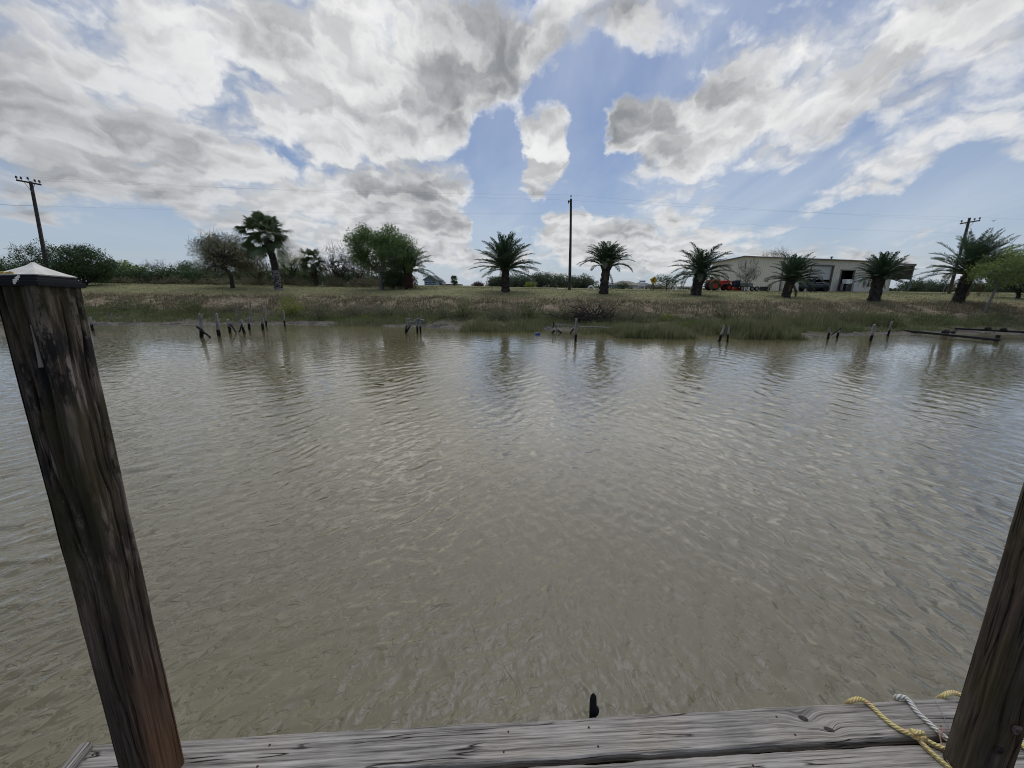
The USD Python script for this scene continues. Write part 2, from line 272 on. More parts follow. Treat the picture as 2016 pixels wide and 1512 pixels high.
# the lee of the far bank is smoother
N['yy'] = ('map_range', {'range_type': 'smoothstep', 'from_min': 1.5, 'from_max': 22.0, 'to_min': 1.0, 'to_max': 0.38, 'clamp': True}); N['hm'] = ('math', {'math_type': 'multiply'})
N['xo'] = ('math', {'math_type': 'multiply_add', 'value2': 0.09}); 
Lk += [('s.x', 'xo.value1'), ('s.y', 'xo.value3'), ('s.y', 'yy.value'), ('mix.result', 's1.value1'), (c, 's1.value2'), ('s1.value', 's2.value1'), (d, 's2.value2'), ('s2.value', 'hm.value1'), ('yy.result', 'hm.value2'), ('hm.value', 'b.height'), ('b.normal', 'p.normal'), ('b.normal', 'p.coat_normal')]
material('water', N, Lk)
def make_water():
    rng = np.random.default_rng(4)
    az = np.radians(np.concatenate([np.linspace(-180, -66, 24)[:-1], np.linspace(-65, 65, 660), np.linspace(66, 180, 24)[1:]]))
    r = np.concatenate([[0.02, 0.3], np.geomspace(0.6, 30, 600), np.geomspace(30.5, 1500, 24)])
    R, A = np.meshgrid(r, az, indexing='ij'); X, Y = R*np.sin(A), R*np.cos(A); Z = np.zeros_like(X)
    wx = X+fbm(X, Y, 0.7, 3, 21)*0.5; wy = Y+fbm(X, Y, 0.7, 3, 31)*0.5
    w = np.clip((X/(np.abs(Y)+3.0)+0.55)/1.2, 0, 1); w = w*w*(3-2*w)
    step = np.maximum(R*0.0066, 0.004)                      # the grid's own spacing
    calm = 1-0.55*np.clip((R-4)/16, 0, 1)
    gust = np.clip(0.75+1.3*fbm(X, Y, 0.22, 3, 41), 0.35, 1.3)
    DX, DY = np.zeros_like(X), np.zeros_like(X)
    near = 1-0.25*np.clip((7-R)/5, 0, 1)
    for side, mean in ((0, 52), (1, -20)):
        ws = (w if side else 1-w)**0.7
        for k in range(46):
            lam = 0.045*(0.7/0.045)**((k+rng.random())/46); th = math.radians(mean+90+rng.normal(0, 24)); kx, ky = math.sin(th)*2*math.pi/lam, math.cos(th)*2*math.pi/lam
            ph = rng.random()*2*math.pi
            fade = np.clip((lam/step-2.2)/2.0, 0, 1)
            slope = 0.060*(0.35 if lam > 0.3 else 1.0)
            amp = ws*fade*slope*lam/(2*math.pi)*(near if lam > 0.11 else 1.0)
            q = kx*wx+ky*wy+ph
            Z += amp*np.cos(q); s = amp*np.sin(q)*0.7; DX -= s*math.sin(th); DY -= s*math.cos(th)
    Z *= calm*gust; X = X+DX*calm*gust; Y = Y+DY*calm*gust
    n, mcols = R.shape; i = np.arange(n-1)[:, None]*mcols+np.arange(mcols-1)[None, :]
    return np.stack([X, Y, Z], -1).reshape(-1, 3), np.stack([i, i+mcols, i+1+mcols, i+1], -1).reshape(-1, 4)
obj('water', make_water(), 'water', None, True, 'murky grey-brown canal water with wind ripples', 'water', kind='structure')
# ------------------------------------------------------------------ foreground: dock, posts, ropes
DOCK = 0.90                      # deck level above the water
H = EYE-DOCK
A0 = onz(1000, 1421, DOCK); B0 = onz(1720, 1382, DOCK); DANG = math.atan2(B0[1]-A0[1], B0[0]-A0[0])
dt, dn = np.array([math.cos(DANG), math.sin(DANG), 0]), np.array([-math.sin(DANG), math.cos(DANG), 0])
def dk(p): q = np.asarray(p)-A0; return np.array([q@dt, q@dn, p[2]-DOCK])     # into the deck's own frame
def deck_px(px, py, h=0.0): return dk(onz(px, py, DOCK+h))
KN1, KN2 = deck_px(1581, 1415), deck_px(1632, 1437)
def wood(name, ramp, crack=1.0, knots=(), seed=0.0, axis='x', rough_=0.85, relief=0.004):
    """Weathered timber: fibre along the axis, growth figure bending round knots, drying cracks."""
    N = {'c': ('texture_coordinate', {}), 'off': ('vector_math', {'math_type': 'add', 'vector2': (seed*3.1, seed*1.7, seed*0.9)}), 'sp': ('separate_xyz', {}), 'spc': ('separate_xyz', {})}
    L = [('c.object', 'off.vector1'), ('off.vector', 'sp.vector'), ('c.object', 'spc.vector')]
    lng, c1, c2 = (('x', 'y', 'z') if axis == 'x' else ('z', 'x', 'y'))
    cross = f'sp.{c1}'
    for i, (kx, ky, amp, rad) in enumerate(knots):
        N[f'kx{i}'] = ('math', {'math_type': 'multiply_add', 'value2': 0.62/rad, 'value3': -kx*0.62/rad}); N[f'ky{i}'] = ('math', {'math_type': 'multiply_add', 'value2': 1/rad, 'value3': -ky/rad})
        N[f'k2{i}'] = ('math', {'math_type': 'multiply'}); N[f'k3{i}'] = ('math', {'math_type': 'multiply_add'}); N[f'k4{i}'] = ('math', {'math_type': 'power', 'value1': 0.3679}); N[f'k5{i}'] = ('math', {'math_type': 'multiply_add', 'value2': amp})
        L += [(f'spc.{lng}', f'kx{i}.value1'), (f'spc.{c1}', f'ky{i}.value1'), (f'kx{i}.value', f'k2{i}.value1'), (f'kx{i}.value', f'k2{i}.value2'), (f'ky{i}.value', f'k3{i}.value1'), (f'ky{i}.value', f'k3{i}.value2'), (f'k2{i}.value', f'k3{i}.value3'), (f'k3{i}.value', f'k4{i}.value2'), (f'k4{i}.value', f'k5{i}.value1'), (cross, f'k5{i}.value3')]
        cross = f'k5{i}.value'
    N['cb'] = ('combine_xyz', {}); L += [(f'sp.{lng}', 'cb.x'), (cross, 'cb.y'), (f'sp.{c2}', 'cb.z')]
    N['mw'] = ('mapping', {'scale': (1.3, 5.0, 5.0)}); N['nw'] = ('noise_texture', {'scale': 1.0, 'detail': 3.0}); N['wv'] = ('vector_math', {'math_type': 'multiply_add', 'vector2': (0.0, 0.022, 0.022)})
    L += [('cb.vector', 'mw.vector'), ('mw.vector', 'nw.vector'), ('nw.color', 'wv.vector1'), ('cb.vector', 'wv.vector3')]
    N['mg'] = ('mapping', {'scale': (2.2, 95.0, 95.0)}); N['ng'] = ('noise_texture', {'scale': 1.0, 'detail': 5.0, 'roughness': 0.65})
    N['mf'] = ('mapping', {'scale': (9.0, 420.0, 420.0)}); N['nf'] = ('noise_texture', {'scale': 1.0, 'detail': 3.0})
    N['mk'] = ('mapping', {'scale': (1.1, 26.0, 26.0)}); N['nk'] = ('noise_texture', {'scale': 1.0, 'detail': 2.0, 'roughness': 0.4})
    N['kc'] = ('math', {'math_type': 'subtract', 'value2': 0.5}); N['ka'] = ('math', {'math_type': 'absolute'}); N['km'] = ('map_range', {'range_type': 'smoothstep', 'from_min': 0.0, 'from_max': 0.012*crack+1e-4, 'to_min': 0.0, 'to_max': 1.0, 'clamp': True})
    N['nm'] = ('noise_texture', {'scale': 3.5, 'detail': 2.0}); N['km2'] = ('map_range', {'range_type': 'smoothstep', 'from_min': 0.46, 'from_max': 0.56, 'to_min': 0.0, 'to_max': 1.0, 'clamp': True}); N['kx'] = ('math', {'math_type': 'maximum'})
    L += [('wv.vector', x+'.vector') for x in ('mg', 'mf', 'mk')]+[('mg.vector', 'ng.vector'), ('mf.vector', 'nf.vector'), ('mk.vector', 'nk.vector'), ('nk.fac', 'kc.value1'), ('kc.value', 'ka.value1'), ('ka.value', 'km.value'), ('off.vector', 'nm.vector'), ('nm.fac', 'km2.value'), ('km.result', 'kx.value1'), ('km2.result', 'kx.value2')]
    N['gm'] = ('math', {'math_type': 'multiply_add', 'value2': 0.72}); N['gf'] = ('math', {'math_type': 'multiply', 'value2': 0.28}); N['r'] = ('rgb_ramp', {'ramp': ramp})
    L += [('nf.fac', 'gf.value1'), ('ng.fac', 'gm.value1'), ('gf.value', 'gm.value3'), ('gm.value', 'r.fac')]
    N['pt'] = ('noise_texture', {'scale': 2.6, 'detail': 5.0}); N['pr'] = ('rgb_ramp', {'ramp': [(0.3, (0.72, 0.73, 0.72)), (0.5, (1.0, 1.0, 1.0)), (0.7, (1.12, 1.08, 1.02))]}); N['mp'] = ('mix', {'mix_type': 'multiply', 'fac': 1.0})
    N['dk'] = ('mix', {'mix_type': 'mix', 'color1': (0.022, 0.018, 0.015)}); N['p'] = ('principled_bsdf', {'roughness': rough_, 'specular_ior_level': 0.25})
    L += [('off.vector', 'pt.vector'), ('pt.fac', 'pr.fac'), ('r.color', 'mp.color1'), ('pr.color', 'mp.color2'), ('kx.value', 'dk.fac'), ('mp.color', 'dk.color2')]
    N['h1'] = ('math', {'math_type': 'multiply_add', 'value2': 0.35}); N['b'] = ('bump', {'strength': 1.0, 'distance': relief})
    L += [('gm.value', 'h1.value1'), ('kx.value', 'h1.value3'), ('h1.value', 'b.height'), ('b.normal', 'p.normal')]
    return N, L
GREY = [(0.30, (0.050, 0.046, 0.042)), (0.40, (0.132, 0.118, 0.100)), (0.50, (0.285, 0.258, 0.220)), (0.60, (0.425, 0.388, 0.338)), (0.72, (0.54, 0.50, 0.44))]
def finish_wood(name, N, L, col='dk.color'):
    L.append((col, 'p.base_color')); return material(name, N, L)
finish_wood('plank_edge', *wood('p', GREY, 1.3, [(KN1[0], KN1[1], 0.026, 0.036), (KN2[0], KN2[1], 0.020, 0.026)], 0.0))
for i in range(3): finish_wood(f'plank_{i}', *wood('p', GREY, 1.1, [(0.9-i*0.7, -0.22-0.15*i, 0.03, 0.03)], 2.0+i))
finish_wood('board_grey', *wood('p', GREY, 0.6, [], 9.0, axis='x'))
finish_wood('joist', *wood('p', [(0.3, (0.03, 0.026, 0.018)), (0.55, (0.075, 0.066, 0.045)), (0.8, (0.13, 0.118, 0.088))], 1.0, [], 5.0))
flat('rust', (0.07, 0.028, 0.018), 0.9, 0.0, 0.4, 80)
flat('black_plastic', (0.006, 0.006, 0.008), 0.8, 0.0, 0.3, 30)
def plank_mesh(x0, x1, y0, y1, z0, z1, seed, n=160):
    """A long board with slightly worn, uneven arrises; y1 is the far edge."""
    xs_ = np.linspace(x0, x1, n); ch = 0.006
    e = lambda k, a: (meshkit.fbm(np.stack([xs_*9, np.full(n, seed*7.3+k), np.zeros(n)], 1), 4, seed)-0.5)*a
    yf, yn, zt = y1+e(1, 0.012), y0+e(2, 0.012), z1+e(3, 0.003)
    ring = [(yn, z0+0*xs_), (yn, zt-ch), (yn+ch, zt), (yn*0.65+yf*0.35, zt+e(5, 0.002)), (yn*0.3+yf*0.7, zt+e(6, 0.002)), (yf-ch, zt), (yf, zt-ch), (yf, z0+0*xs_)]
    endx = np.stack([e(8+j, 0.0) for j in range(8)], 1)
    V = np.stack([np.stack([xs_, y_, np.broadcast_to(z_, n)], -1) for y_, z_ in ring], 1)
    V[0, :, 0] += np.array([0, .004, .007, .002, -.003, .006, .004, 0]); V[-1, :, 0] -= np.array([0, .004, .006, .001, -.004, .005, .012, 0.01])
    V = V.reshape(-1, 3); k = 8; i = np.arange(n-1)[:, None]*k; j = np.arange(k)[None, :]; j2 = (j+1) % k
    f = np.stack([i+j, i+k+j, i+k+j2, i+j2], -1).reshape(-1, 4); m_ = MB().add(V, f)
    m_.add(V[:k], np.array([[0, a+1, a+2] for a in range(k-2)])); m_.add(V[-k:], np.array([[0, a+2, a+1] for a in range(k-2)]))
    return m_
dock = thing('dock', 'weathered grey timber dock edge with yellow and white ropes lying on it', 'dock', A0*np.array([1, 1, 0])+np.array([0, 0, DOCK]), math.degrees(DANG))
PL, PR = deck_px(172, 1471)[0], deck_px(1897, 1378)[0]
w0 = 0.137; gap = 0.021
y = 0.0
labels = ['outer grey plank with two knots near the rope', None, None, None, None, None, None]
for i in range(7):
    xl, xr = (PL, PR) if i == 0 else (PL-0.02+0.015*(i % 3), PR+0.32-0.02*(i % 2))
    pk = obj('plank', plank_mesh(xl, xr, y-w0, y, -0.038, 0.0 if i else 0.002, 3+i), 'plank_edge' if i == 0 else f'plank_{i % 3}', dock, 35, labels[i])
    if i < 3:
        for px in ((PL+0.03, -0.95, -0.02, 0.33, 1.15, 1.78) if i == 0 else (-0.9, 0.13, 0.9, 1.7)):
            for q in (0.28, 0.78):
                jx = px+0.02*math.sin(px*40+q*9+i)
                c = MB().lathe([(0.0001, 0.0024), (0.0035, 0.002), (0.0042, 0.0005), (0.0042, -0.002)], 8, (jx, y-w0*q, 0.0 if i else 0.002)); obj('nail', c, 'rust', pk)
    y -= w0+gap*(1.0+0.25*math.sin(i*3.0))
for jx in (PL+0.12, -0.9, 0.15, 1.0, PR-0.1):
    obj('joist', MB().box((jx, -0.55, -0.115), (0.045, 0.95, 0.145), ch=0.004), 'joist', dock)
obj('fascia', MB().box((0.5*(PL+PR), -0.075, -0.11), (PR-PL-0.1, 0.04, 0.14), ch=0.004), 'joist', dock)
for sx in (-1.0, 0.9):
    obj('leg', MB().tube([(sx, -0.3, -2.2), (sx, -0.3, -0.19)], 0.08, 12), 'joist', dock)
# two deep knots in the outer plank
for kx, ky, rx, ry in ((KN1[0], KN1[1], 0.017, 0.010), (KN2[0], KN2[1], 0.018, 0.009)):
    a = np.linspace(0, 2*math.pi, 18, endpoint=False); ring = np.stack([kx+rx*np.cos(a), ky+ry*np.sin(a)-0.3*(rx*np.cos(a)), np.full(18, 0.0036)], 1)
    inner = ring*np.array([0.55, 0.55, 1])+np.array([kx*0.45, ky*0.45, 0.0008]); m_ = MB()
    i = np.arange(18); m_.add(np.vstack([ring, inner, [[kx, ky, 0.0046]]]), np.vstack([np.stack([i, (i+1) % 18, 18+i], 1), np.stack([(i+1) % 18, 18+(i+1) % 18, 18+i], 1), np.stack([18+i, 18+(i+1) % 18, np.full(18, 36)], 1)]))
    obj('knot', m_, rough('knot_wood', [(0.3, (0.035, 0.027, 0.022)), (0.6, (0.085, 0.07, 0.06)), (0.8, (0.16, 0.14, 0.125))], 90, 0.85, bump=0.004, stretch=(1, 2.5, 1)), dock, True)

# slanting grey board at the left end
p1, p2 = onz(171, 1460, DOCK+0.03), onz(120, 1522, DOCK+0.03); dv = (p2-p1)/np.linalg.norm(p2-p1); L_ = 0.6; mid = p1+dv*L_/2
bd = MB().box((0, 0, 0), (L_, 0.040, 0.14), ch=0.004)
sb = thing('loose_board', 'short pale grey board set on edge at the left end of the dock', 'board', mid-np.array([0, 0, 0.07]), math.degrees(math.atan2(dv[1], dv[0])))
obj('board', bd, 'board_grey', sb)
obj('cleat', MB().box((0.1, 0.045, -0.09), (0.3, 0.045, 0.08), ch=0.004), 'joist', sb)

# the big posts
def post_material(name, seed, orange):
    N, L = wood('p', [(0.32, (0.011, 0.008, 0.006)), (0.44, (0.038, 0.027, 0.019)), (0.56, (0.085, 0.060, 0.043)), (0.70, (0.165, 0.125, 0.092))], 1.1, [], seed, axis='z', relief=0.006)
    # pale bleached streaks, black mould and green algae in patches, orange heartwood low down on one side
    N['ms'] = ('mapping', {'scale': (16.0, 16.0, 1.6)}); N['ns'] = ('noise_texture', {'scale': 1.0, 'detail': 6.0, 'roughness': 0.65}); N['rs'] = ('map_range', {'range_type': 'smoothstep', 'from_min': 0.50, 'from_max': 0.60, 'to_min': 0.0, 'to_max': 0.85, 'clamp': True}); N['m1'] = ('mix', {'mix_type': 'mix', 'color2': (0.27, 0.215, 0.17)})
    N['mb'] = ('mapping', {'scale': (9.0, 9.0, 3.2)}); N['nb'] = ('noise_texture', {'scale': 1.3, 'detail': 9.0, 'roughness': 0.75}); N['rb'] = ('map_range', {'range_type': 'smoothstep', 'from_min': 0.49, 'from_max': 0.56, 'to_min': 0.0, 'to_max': 0.95, 'clamp': True}); N['m2'] = ('mix', {'mix_type': 'mix', 'color2': (0.010, 0.009, 0.008)})
    N['zt'] = ('map_range', {'range_type': 'smoothstep', 'from_min': 0.45, 'from_max': 1.25, 'to_min': 0.15, 'to_max': 1.0, 'clamp': True}); N['mm'] = ('math', {'math_type': 'multiply'}); N['ms2'] = ('math', {'math_type': 'multiply'})
    N['ag'] = ('noise_texture', {'scale': 4.0, 'detail': 4.0}); N['ra'] = ('map_range', {'range_type': 'smoothstep', 'from_min': 0.42, 'from_max': 0.62, 'to_min': 0.0, 'to_max': 0.55, 'clamp': True}); N['m3'] = ('mix', {'mix_type': 'mix', 'color2': (0.042, 0.036, 0.010)})
    N['ox'] = ('math', {'math_type': 'multiply_add', 'value2': 9.0, 'value3': -0.05}); N['oz'] = ('map_range', {'range_type': 'smoothstep', 'from_min': 0.75, 'from_max': 0.1, 'to_min': 0.0, 'to_max': 1.0, 'clamp': True}); N['om'] = ('math', {'math_type': 'multiply', 'use_clamp': True}); N['m4'] = ('mix', {'mix_type': 'mix', 'color2': orange})
    N['gv'] = ('math', {'math_type': 'multiply_add', 'value2': 1.5, 'value3': -0.1, 'use_clamp': True}); N['om2'] = ('math', {'math_type': 'multiply', 'use_clamp': True})
    L += [('off.vector', 'ms.vector'), ('ms.vector', 'ns.vector'), ('ns.fac', 'rs.value'), ('spc.z', 'zt.value'), ('rs.result', 'ms2.value1'), ('zt.result', 'ms2.value2'), ('ms2.value', 'm1.fac'), ('dk.color', 'm1.color1'), ('off.vector', 'mb.vector'), ('mb.vector', 'nb.vector'), ('nb.fac', 'rb.value'), ('rb.result', 'mm.value1'), ('zt.result', 'mm.value2'), ('mm.value', 'm2.fac'), ('m1.color', 'm2.color1'), ('off.vector', 'ag.vector'), ('ag.fac', 'ra.value'), ('ra.result', 'm3.fac'), ('m2.color', 'm3.color1'),
          ('spc.x', 'ox.value1'), ('spc.z', 'oz.value'), ('ox.value', 'om.value1'), ('oz.result', 'om.value2'), ('om.value', 'om2.value1'), ('gm.value', 'gv.value1'), ('gv.value', 'om2.value2'), ('om2.value', 'm4.fac'), ('m3.color', 'm4.color1')]
    return finish_wood(name, N, L, 'm4.color')
post_material('post_left', 1.0, (0.20, 0.075, 0.022)); post_material('post_right', 4.0, (0.14, 0.062, 0.03))
def post_mesh(half, length, cracks, seed, r0=0.012):
    """Square post along z, weathered edges, splits that run down the faces: (face, u at top, u drift, width, depth, z0, z1)."""
    nu, nv = 56, 200; zs_ = np.linspace(0, length, nv); V = []
    for k in range(4):
        u = np.linspace(-1, 1, nu, endpoint=False)*half; a = k*math.pi/2
        U, Zg = np.meshgrid(u, zs_); d_ = np.full_like(U, half)
        e = np.maximum(np.abs(U)-(half-r0), 0); d_ -= r0-np.sqrt(np.maximum(r0*r0-e*e, 0))
        P3 = np.stack([U*22+k*11+seed, Zg*1.6, np.zeros_like(U)], -1); d_ += (meshkit.fbm(P3, 5, seed)-0.5)*0.010
        P4 = np.stack([U*90+k*5, Zg*5, np.zeros_like(U)+3], -1); d_ += (meshkit.fbm(P4, 3, seed+9)-0.5)*0.004
        for (kk, u0, du, wd, dp, za, zb) in cracks:
            if kk != k: continue
            t = np.clip((Zg-za)/(zb-za), 0, 1); uc = half*(u0+du*(1-t))+(meshkit.fbm(np.stack([Zg*4, Zg*0, Zg*0+kk], -1), 3, seed+5)-0.5)*0.03
            d_ -= dp*np.exp(-((U-uc)/wd)**2)*np.clip(np.sin(t*math.pi)*4, 0, 1)
        x_, y_ = U, -d_
        V.append(np.stack([x_*math.cos(a)-y_*math.sin(a), x_*math.sin(a)+y_*math.cos(a), Zg], -1))
    V = np.concatenate(V, 1); m_ = 4*nu; i = np.arange(nv-1)[:, None]*m_; j = np.arange(m_)[None, :]; j2 = (j+1) % m_
    out = MB().add(V.reshape(-1, 3), np.stack([i+j, i+j2, i+m_+j2, i+m_+j], -1).reshape(-1, 4))
    top = V[-1]; out.add(np.vstack([top, top.mean(0)]), np.stack([np.arange(m_), (np.arange(m_)+1) % m_, np.full(m_, m_)], 1)); return out
def place_post(name, label, bottom, top, yaw):
    t = thing(name, label, 'post'); d_ = top-bottom; L_ = np.linalg.norm(d_); zc = d_/L_; xc = np.array([math.cos(yaw), math.sin(yaw), 0]); xc -= zc*(xc@zc); xc /= np.linalg.norm(xc); yc = np.cross(zc, xc)
    x = UsdGeom.Xformable(t); x.ClearXformOpOrder(); t.RemoveProperty('xformOp:translate'); t.RemoveProperty('xformOp:rotateZ')
    x.AddTransformOp().Set(Gf.Matrix4d(*xc, 0, *yc, 0, *zc, 0, *bottom, 1)); return t, L_
YB, YT = 0.99, 1.10
bl = W(311, 1545, YB); tl = W(76, 563, YT)
bl = bl+(bl-tl)*0.0
tpost, PLN = place_post('mooring_post', 'tall dark leaning post with a white pointed cap at the left of the dock', bl, tl, math.radians(4))
ext = 1.0
obj('shaft', post_mesh(0.058, PLN+ext, [(0, -0.75, 0.9, 0.0035, 0.020, 0.7+ext, PLN+ext+0.2), (0, 0.02, 0.5, 0.006, 0.012, 0.95+ext, PLN+ext+0.2), (0, -0.3, 0.75, 0.003, 0.016, 0.1+ext, 1.05+ext), (1, 0.55, 0.0, 0.0028, 0.014, 0.3+ext, PLN+ext+0.1), (1, -0.2, 0.3, 0.002, 0.009, 0.8+ext, PLN+ext), (0, 0.6, 0.1, 0.002, 0.008, 0.2+ext, 1.0+ext)], 11).move(loc=(0, 0, -ext)), 'post_left', tpost, 40)
cap = MB(); hb = 0.078
def sq_ring(h, z): return np.array([(-h, -h, z), (h, -h, z), (h, h, z), (-h, h, z)])
def stack(levels, r=0.008):
    """Square tiers with rounded corners: (half width, height)."""
    V = []; n = 28
    for h, z_ in levels:
        q = Polygon([(-h, -h), (h, -h), (h, h), (-h, h)]).buffer(-min(r, h*0.9)).buffer(min(r, h*0.9), quad_segs=3) if h > 0.004 else None
        if q is None: V.append(np.tile([[0, 0, z_]], (n, 1))); continue
        L0 = q.exterior; c = np.array([[*L0.interpolate(L0.project(__import__('shapely').Point(2*h*math.cos(a), 2*h*math.sin(a)))).coords[0], z_] for a in np.arange(n)*2*math.pi/n]); V.append(c)
    V = np.array(V); k = len(levels); i = np.arange(k-1)[:, None]*n; j = np.arange(n)[None, :]; j2 = (j+1) % n
    return MB().add(V.reshape(-1, 3), np.stack([i+j, i+j2, i+n+j2, i+n+j], -1).reshape(-1, 4))
capm = stack([(0.074, -0.004), (0.088, -0.004), (0.0885, 0.009), (0.087, 0.0115), (0.082, 0.012), (0.0815, 0.0175), (0.080, 0.0195), (0.0745, 0.020), (0.074, 0.0275), (0.068, 0.028)])
SCM = np.diag([0.745, 0.745, 0.88])
capm.move(SCM, loc=(0, 0, PLN))
cp = obj('cap', capm, 'black_plastic', tpost, 30, 'black tiered cap base with white splashes')
rough('cap_white', [(0.3, (0.50, 0.46, 0.38)), (0.5, (0.74, 0.70, 0.60)), (0.75, (0.82, 0.79, 0.71))], 14, 0.7, bump=0.002, bscale=60)
pts = [(0.072, 0.0275), (0.0725, 0.0300)]+[(0.070*(1-t)**1.35+0.0045, 0.0305+0.041*t) for t in np.linspace(0, 1, 8)]+[(0.002, 0.0722)]
obj('cap_pyramid', stack(pts, 0.004).move(SCM, loc=(0, 0, PLN)), 'cap_white', tpost, 25, 'white pointed top of the cap')
flat('yellow_stain', (0.62, 0.42, 0.12), 0.7, 0, 0.15, 60)
yl = MB()
for k in range(9):
    yl.box((-0.050+0.006*k, -0.0712+0.0004*(k % 3), 0.0322+0.0012*(k % 4)), (0.008, 0.004, 0.005+0.002*(k % 3)), ch=0.0012)
obj('yellow_patch', yl.move(SCM, loc=(0, 0, PLN)), 'yellow_stain', tpost)
sp = MB()
for zz_, hh, ww, off in ((0.0235, 0.0785, 0.008, 0.006), (0.0155, 0.0835, 0.012, 0.003), (0.0045, 0.0895, 0.009, -0.001), (0.0102, 0.0885, 0.013, 0.0015), (0.0195, 0.0805, 0.010, 0.004)):
    sp.box((0.018+off, -hh, zz_), (ww, 0.0022, 0.0085), ch=0.0009)
obj('splash', sp.move(SCM, loc=(0, 0, PLN)), 'cap_white', tpost, label='white drip down the front of the black cap')
# dried curl of bark hanging on the face
rough('dry_curl', [(0.3, (0.13, 0.105, 0.085)), (0.7, (0.27, 0.23, 0.19))], 40, 0.8, stretch=(1, 1, 0.2))
c0 = PLN-0.105; cr = MB(); n_ = 10
for k in range(14):
    pass
crv = np.array([(0.020+0.004*t, -0.0605-0.003*t*t, c0-0.115*t) for t in np.linspace(0, 1, 12)]); rad = np.interp(np.linspace(0, 1, 12), [0, 0.3, 0.85, 1], [0.0012, 0.0024, 0.0042, 0.0054])
cr.tube(crv, rad, 9, caps=False); obj('bark_curl', cr, 'dry_curl', tpost, True, 'pale hollow curl hanging on the front face')
# right post
br = W(1912, 1530, 1.03); tr = W(2114, 900, 1.09); dr_ = (tr-br)/np.linalg.norm(tr-br); tr = br+dr_*1.55
rpost, RLN = place_post('mooring_post', 'dark brown leaning post with a knot scar at the right edge', br, tr, math.radians(-16))
obj('shaft', post_mesh(0.058, RLN+1, [(0, 0.35, 0.2, 0.0025, 0.010, 1.0, 2.4), (0, -0.3, -0.1, 0.002, 0.006, 1.1, 2.1), (3, 0.2, 0.2, 0.0022, 0.008, 1.2, 2.3)], 23, 0.02).move(loc=(0, 0, -1)), 'post_right', rpost, 40)
def scar(z_, u, rx, rz, mat, lab):
    a = np.linspace(0, 2*math.pi, 20, endpoint=False); m_ = MB(); i = np.arange(20)
    ro = np.stack([u+rx*np.cos(a)*(1+0.25*np.sin(3*a)), np.full(20, -0.0595), z_+rz*np.sin(a)*(1+0.2*np.cos(2*a))], 1); ri = (ro-[u, 0, z_])*[0.5, 1, 0.5]+[u, -0.007, z_]; rc = (ro-[u, 0, z_])*[0.2, 1, 0.2]+[u, 0.004, z_]
    m_.add(np.vstack([ro, ri, rc]), np.vstack([np.stack([i, (i+1) % 20, 20+(i+1) % 20, 20+i], 1), np.stack([20+i, 20+(i+1) % 20, 40+(i+1) % 20, 40+i], 1)])); m_.add(rc, np.stack([np.zeros(18, int), i[1:-1], i[2:]], 1))
    obj('knot_scar', m_, mat, rpost, True, lab)
rough('scar_pale', [(0.35, (0.045, 0.030, 0.025)), (0.55, (0.17, 0.115, 0.095)), (0.7, (0.24, 0.17, 0.145))], 60, 0.8, bump=0.004); rough('scar_dark', [(0.3, (0.012, 0.009, 0.008)), (0.6, (0.045, 0.028, 0.022)), (0.8, (0.09, 0.055, 0.045))], 60, 0.8, bump=0.004)
scar(0.305, 0.022, 0.012, 0.024, 'scar_pale', 'pale healed knot scar'); scar(0.205, -0.004, 0.012, 0.018, 'scar_dark', 'dark round knot')

# ropes
def braid(name, c1, c2, sc):
    N = {'c': ('attribute', {'attribute': 'st'}), 'w': ('wave_texture', {'wave_type': 'bands', 'bands_direction': 'diagonal', 'scale': sc, 'distortion': 0.6, 'detail': 2.0}), 'n': ('noise_texture', {'scale': 60.0, 'detail': 4.0}), 'g': ('geometry', {}), 'r': ('rgb_ramp', {'ramp': [(0.1, c1), (0.6, c2)]}), 'x': ('mix', {'mix_type': 'overlay', 'fac': 0.5}), 'b': ('bump', {'strength': 1.0, 'distance': 0.0022}), 'p': ('principled_bsdf', {'roughness': 0.75, 'specular_ior_level': 0.25})}
    L = [('c.vector', 'w.vector'), ('g.position', 'n.vector'), ('w.fac', 'r.fac'), ('r.color', 'x.color1'), ('n.color', 'x.color2'), ('x.color', 'p.base_color'), ('w.fac', 'b.height'), ('b.normal', 'p.normal')]
    return material(name, N, L)
braid('rope_yellow', (0.50, 0.37, 0.13), (0.78, 0.62, 0.28), 3.0); braid('rope_white', (0.30, 0.29, 0.25), (0.72, 0.70, 0.63), 2.6); braid('twine_pink', (0.42, 0.24, 0.17), (0.68, 0.43, 0.33), 2.2)
flat('grey_wire', (0.25, 0.25, 0.26), 0.4, 0.6)
def spline(ctrl, n=80):
    from scipy.interpolate import CubicSpline
    c = np.asarray(ctrl, float); s = np.concatenate([[0], np.cumsum(np.linalg.norm(np.diff(c, axis=0), axis=1))]); return CubicSpline(s, c)(np.linspace(0, s[-1], n))
def rope(parent, name, ctrl, r, mat, n=90, k=10):
    p = spline(ctrl, n); m_ = MB().tube(p, r, k); v, f = m_.get(); s = np.concatenate([[0], np.cumsum(np.linalg.norm(np.diff(p, axis=0), axis=1))])
    uv = np.zeros((len(v), 2)); uv[:n*k, 0] = np.repeat(s/(r*2*math.pi), k); uv[:n*k, 1] = np.tile(np.arange(k)/k, n)
    me = usdkit.mesh(stage, numbered(f'{parent.GetPath()}/{name}'), (v, f), MAT[mat], smooth=True, uv=uv); me.CreateDoubleSidedAttr(True); return me.GetPrim()
def rp(px, py, h): return onz(px, py, DOCK+h)
R_ = 0.0094
ty = thing('yellow_rope', 'yellow braided rope looped over the plank edge and knotted beside the right post', 'rope')
e0 = rp(1678, 1381, 0.004)
kn = rp(1806, 1447, 0.016)
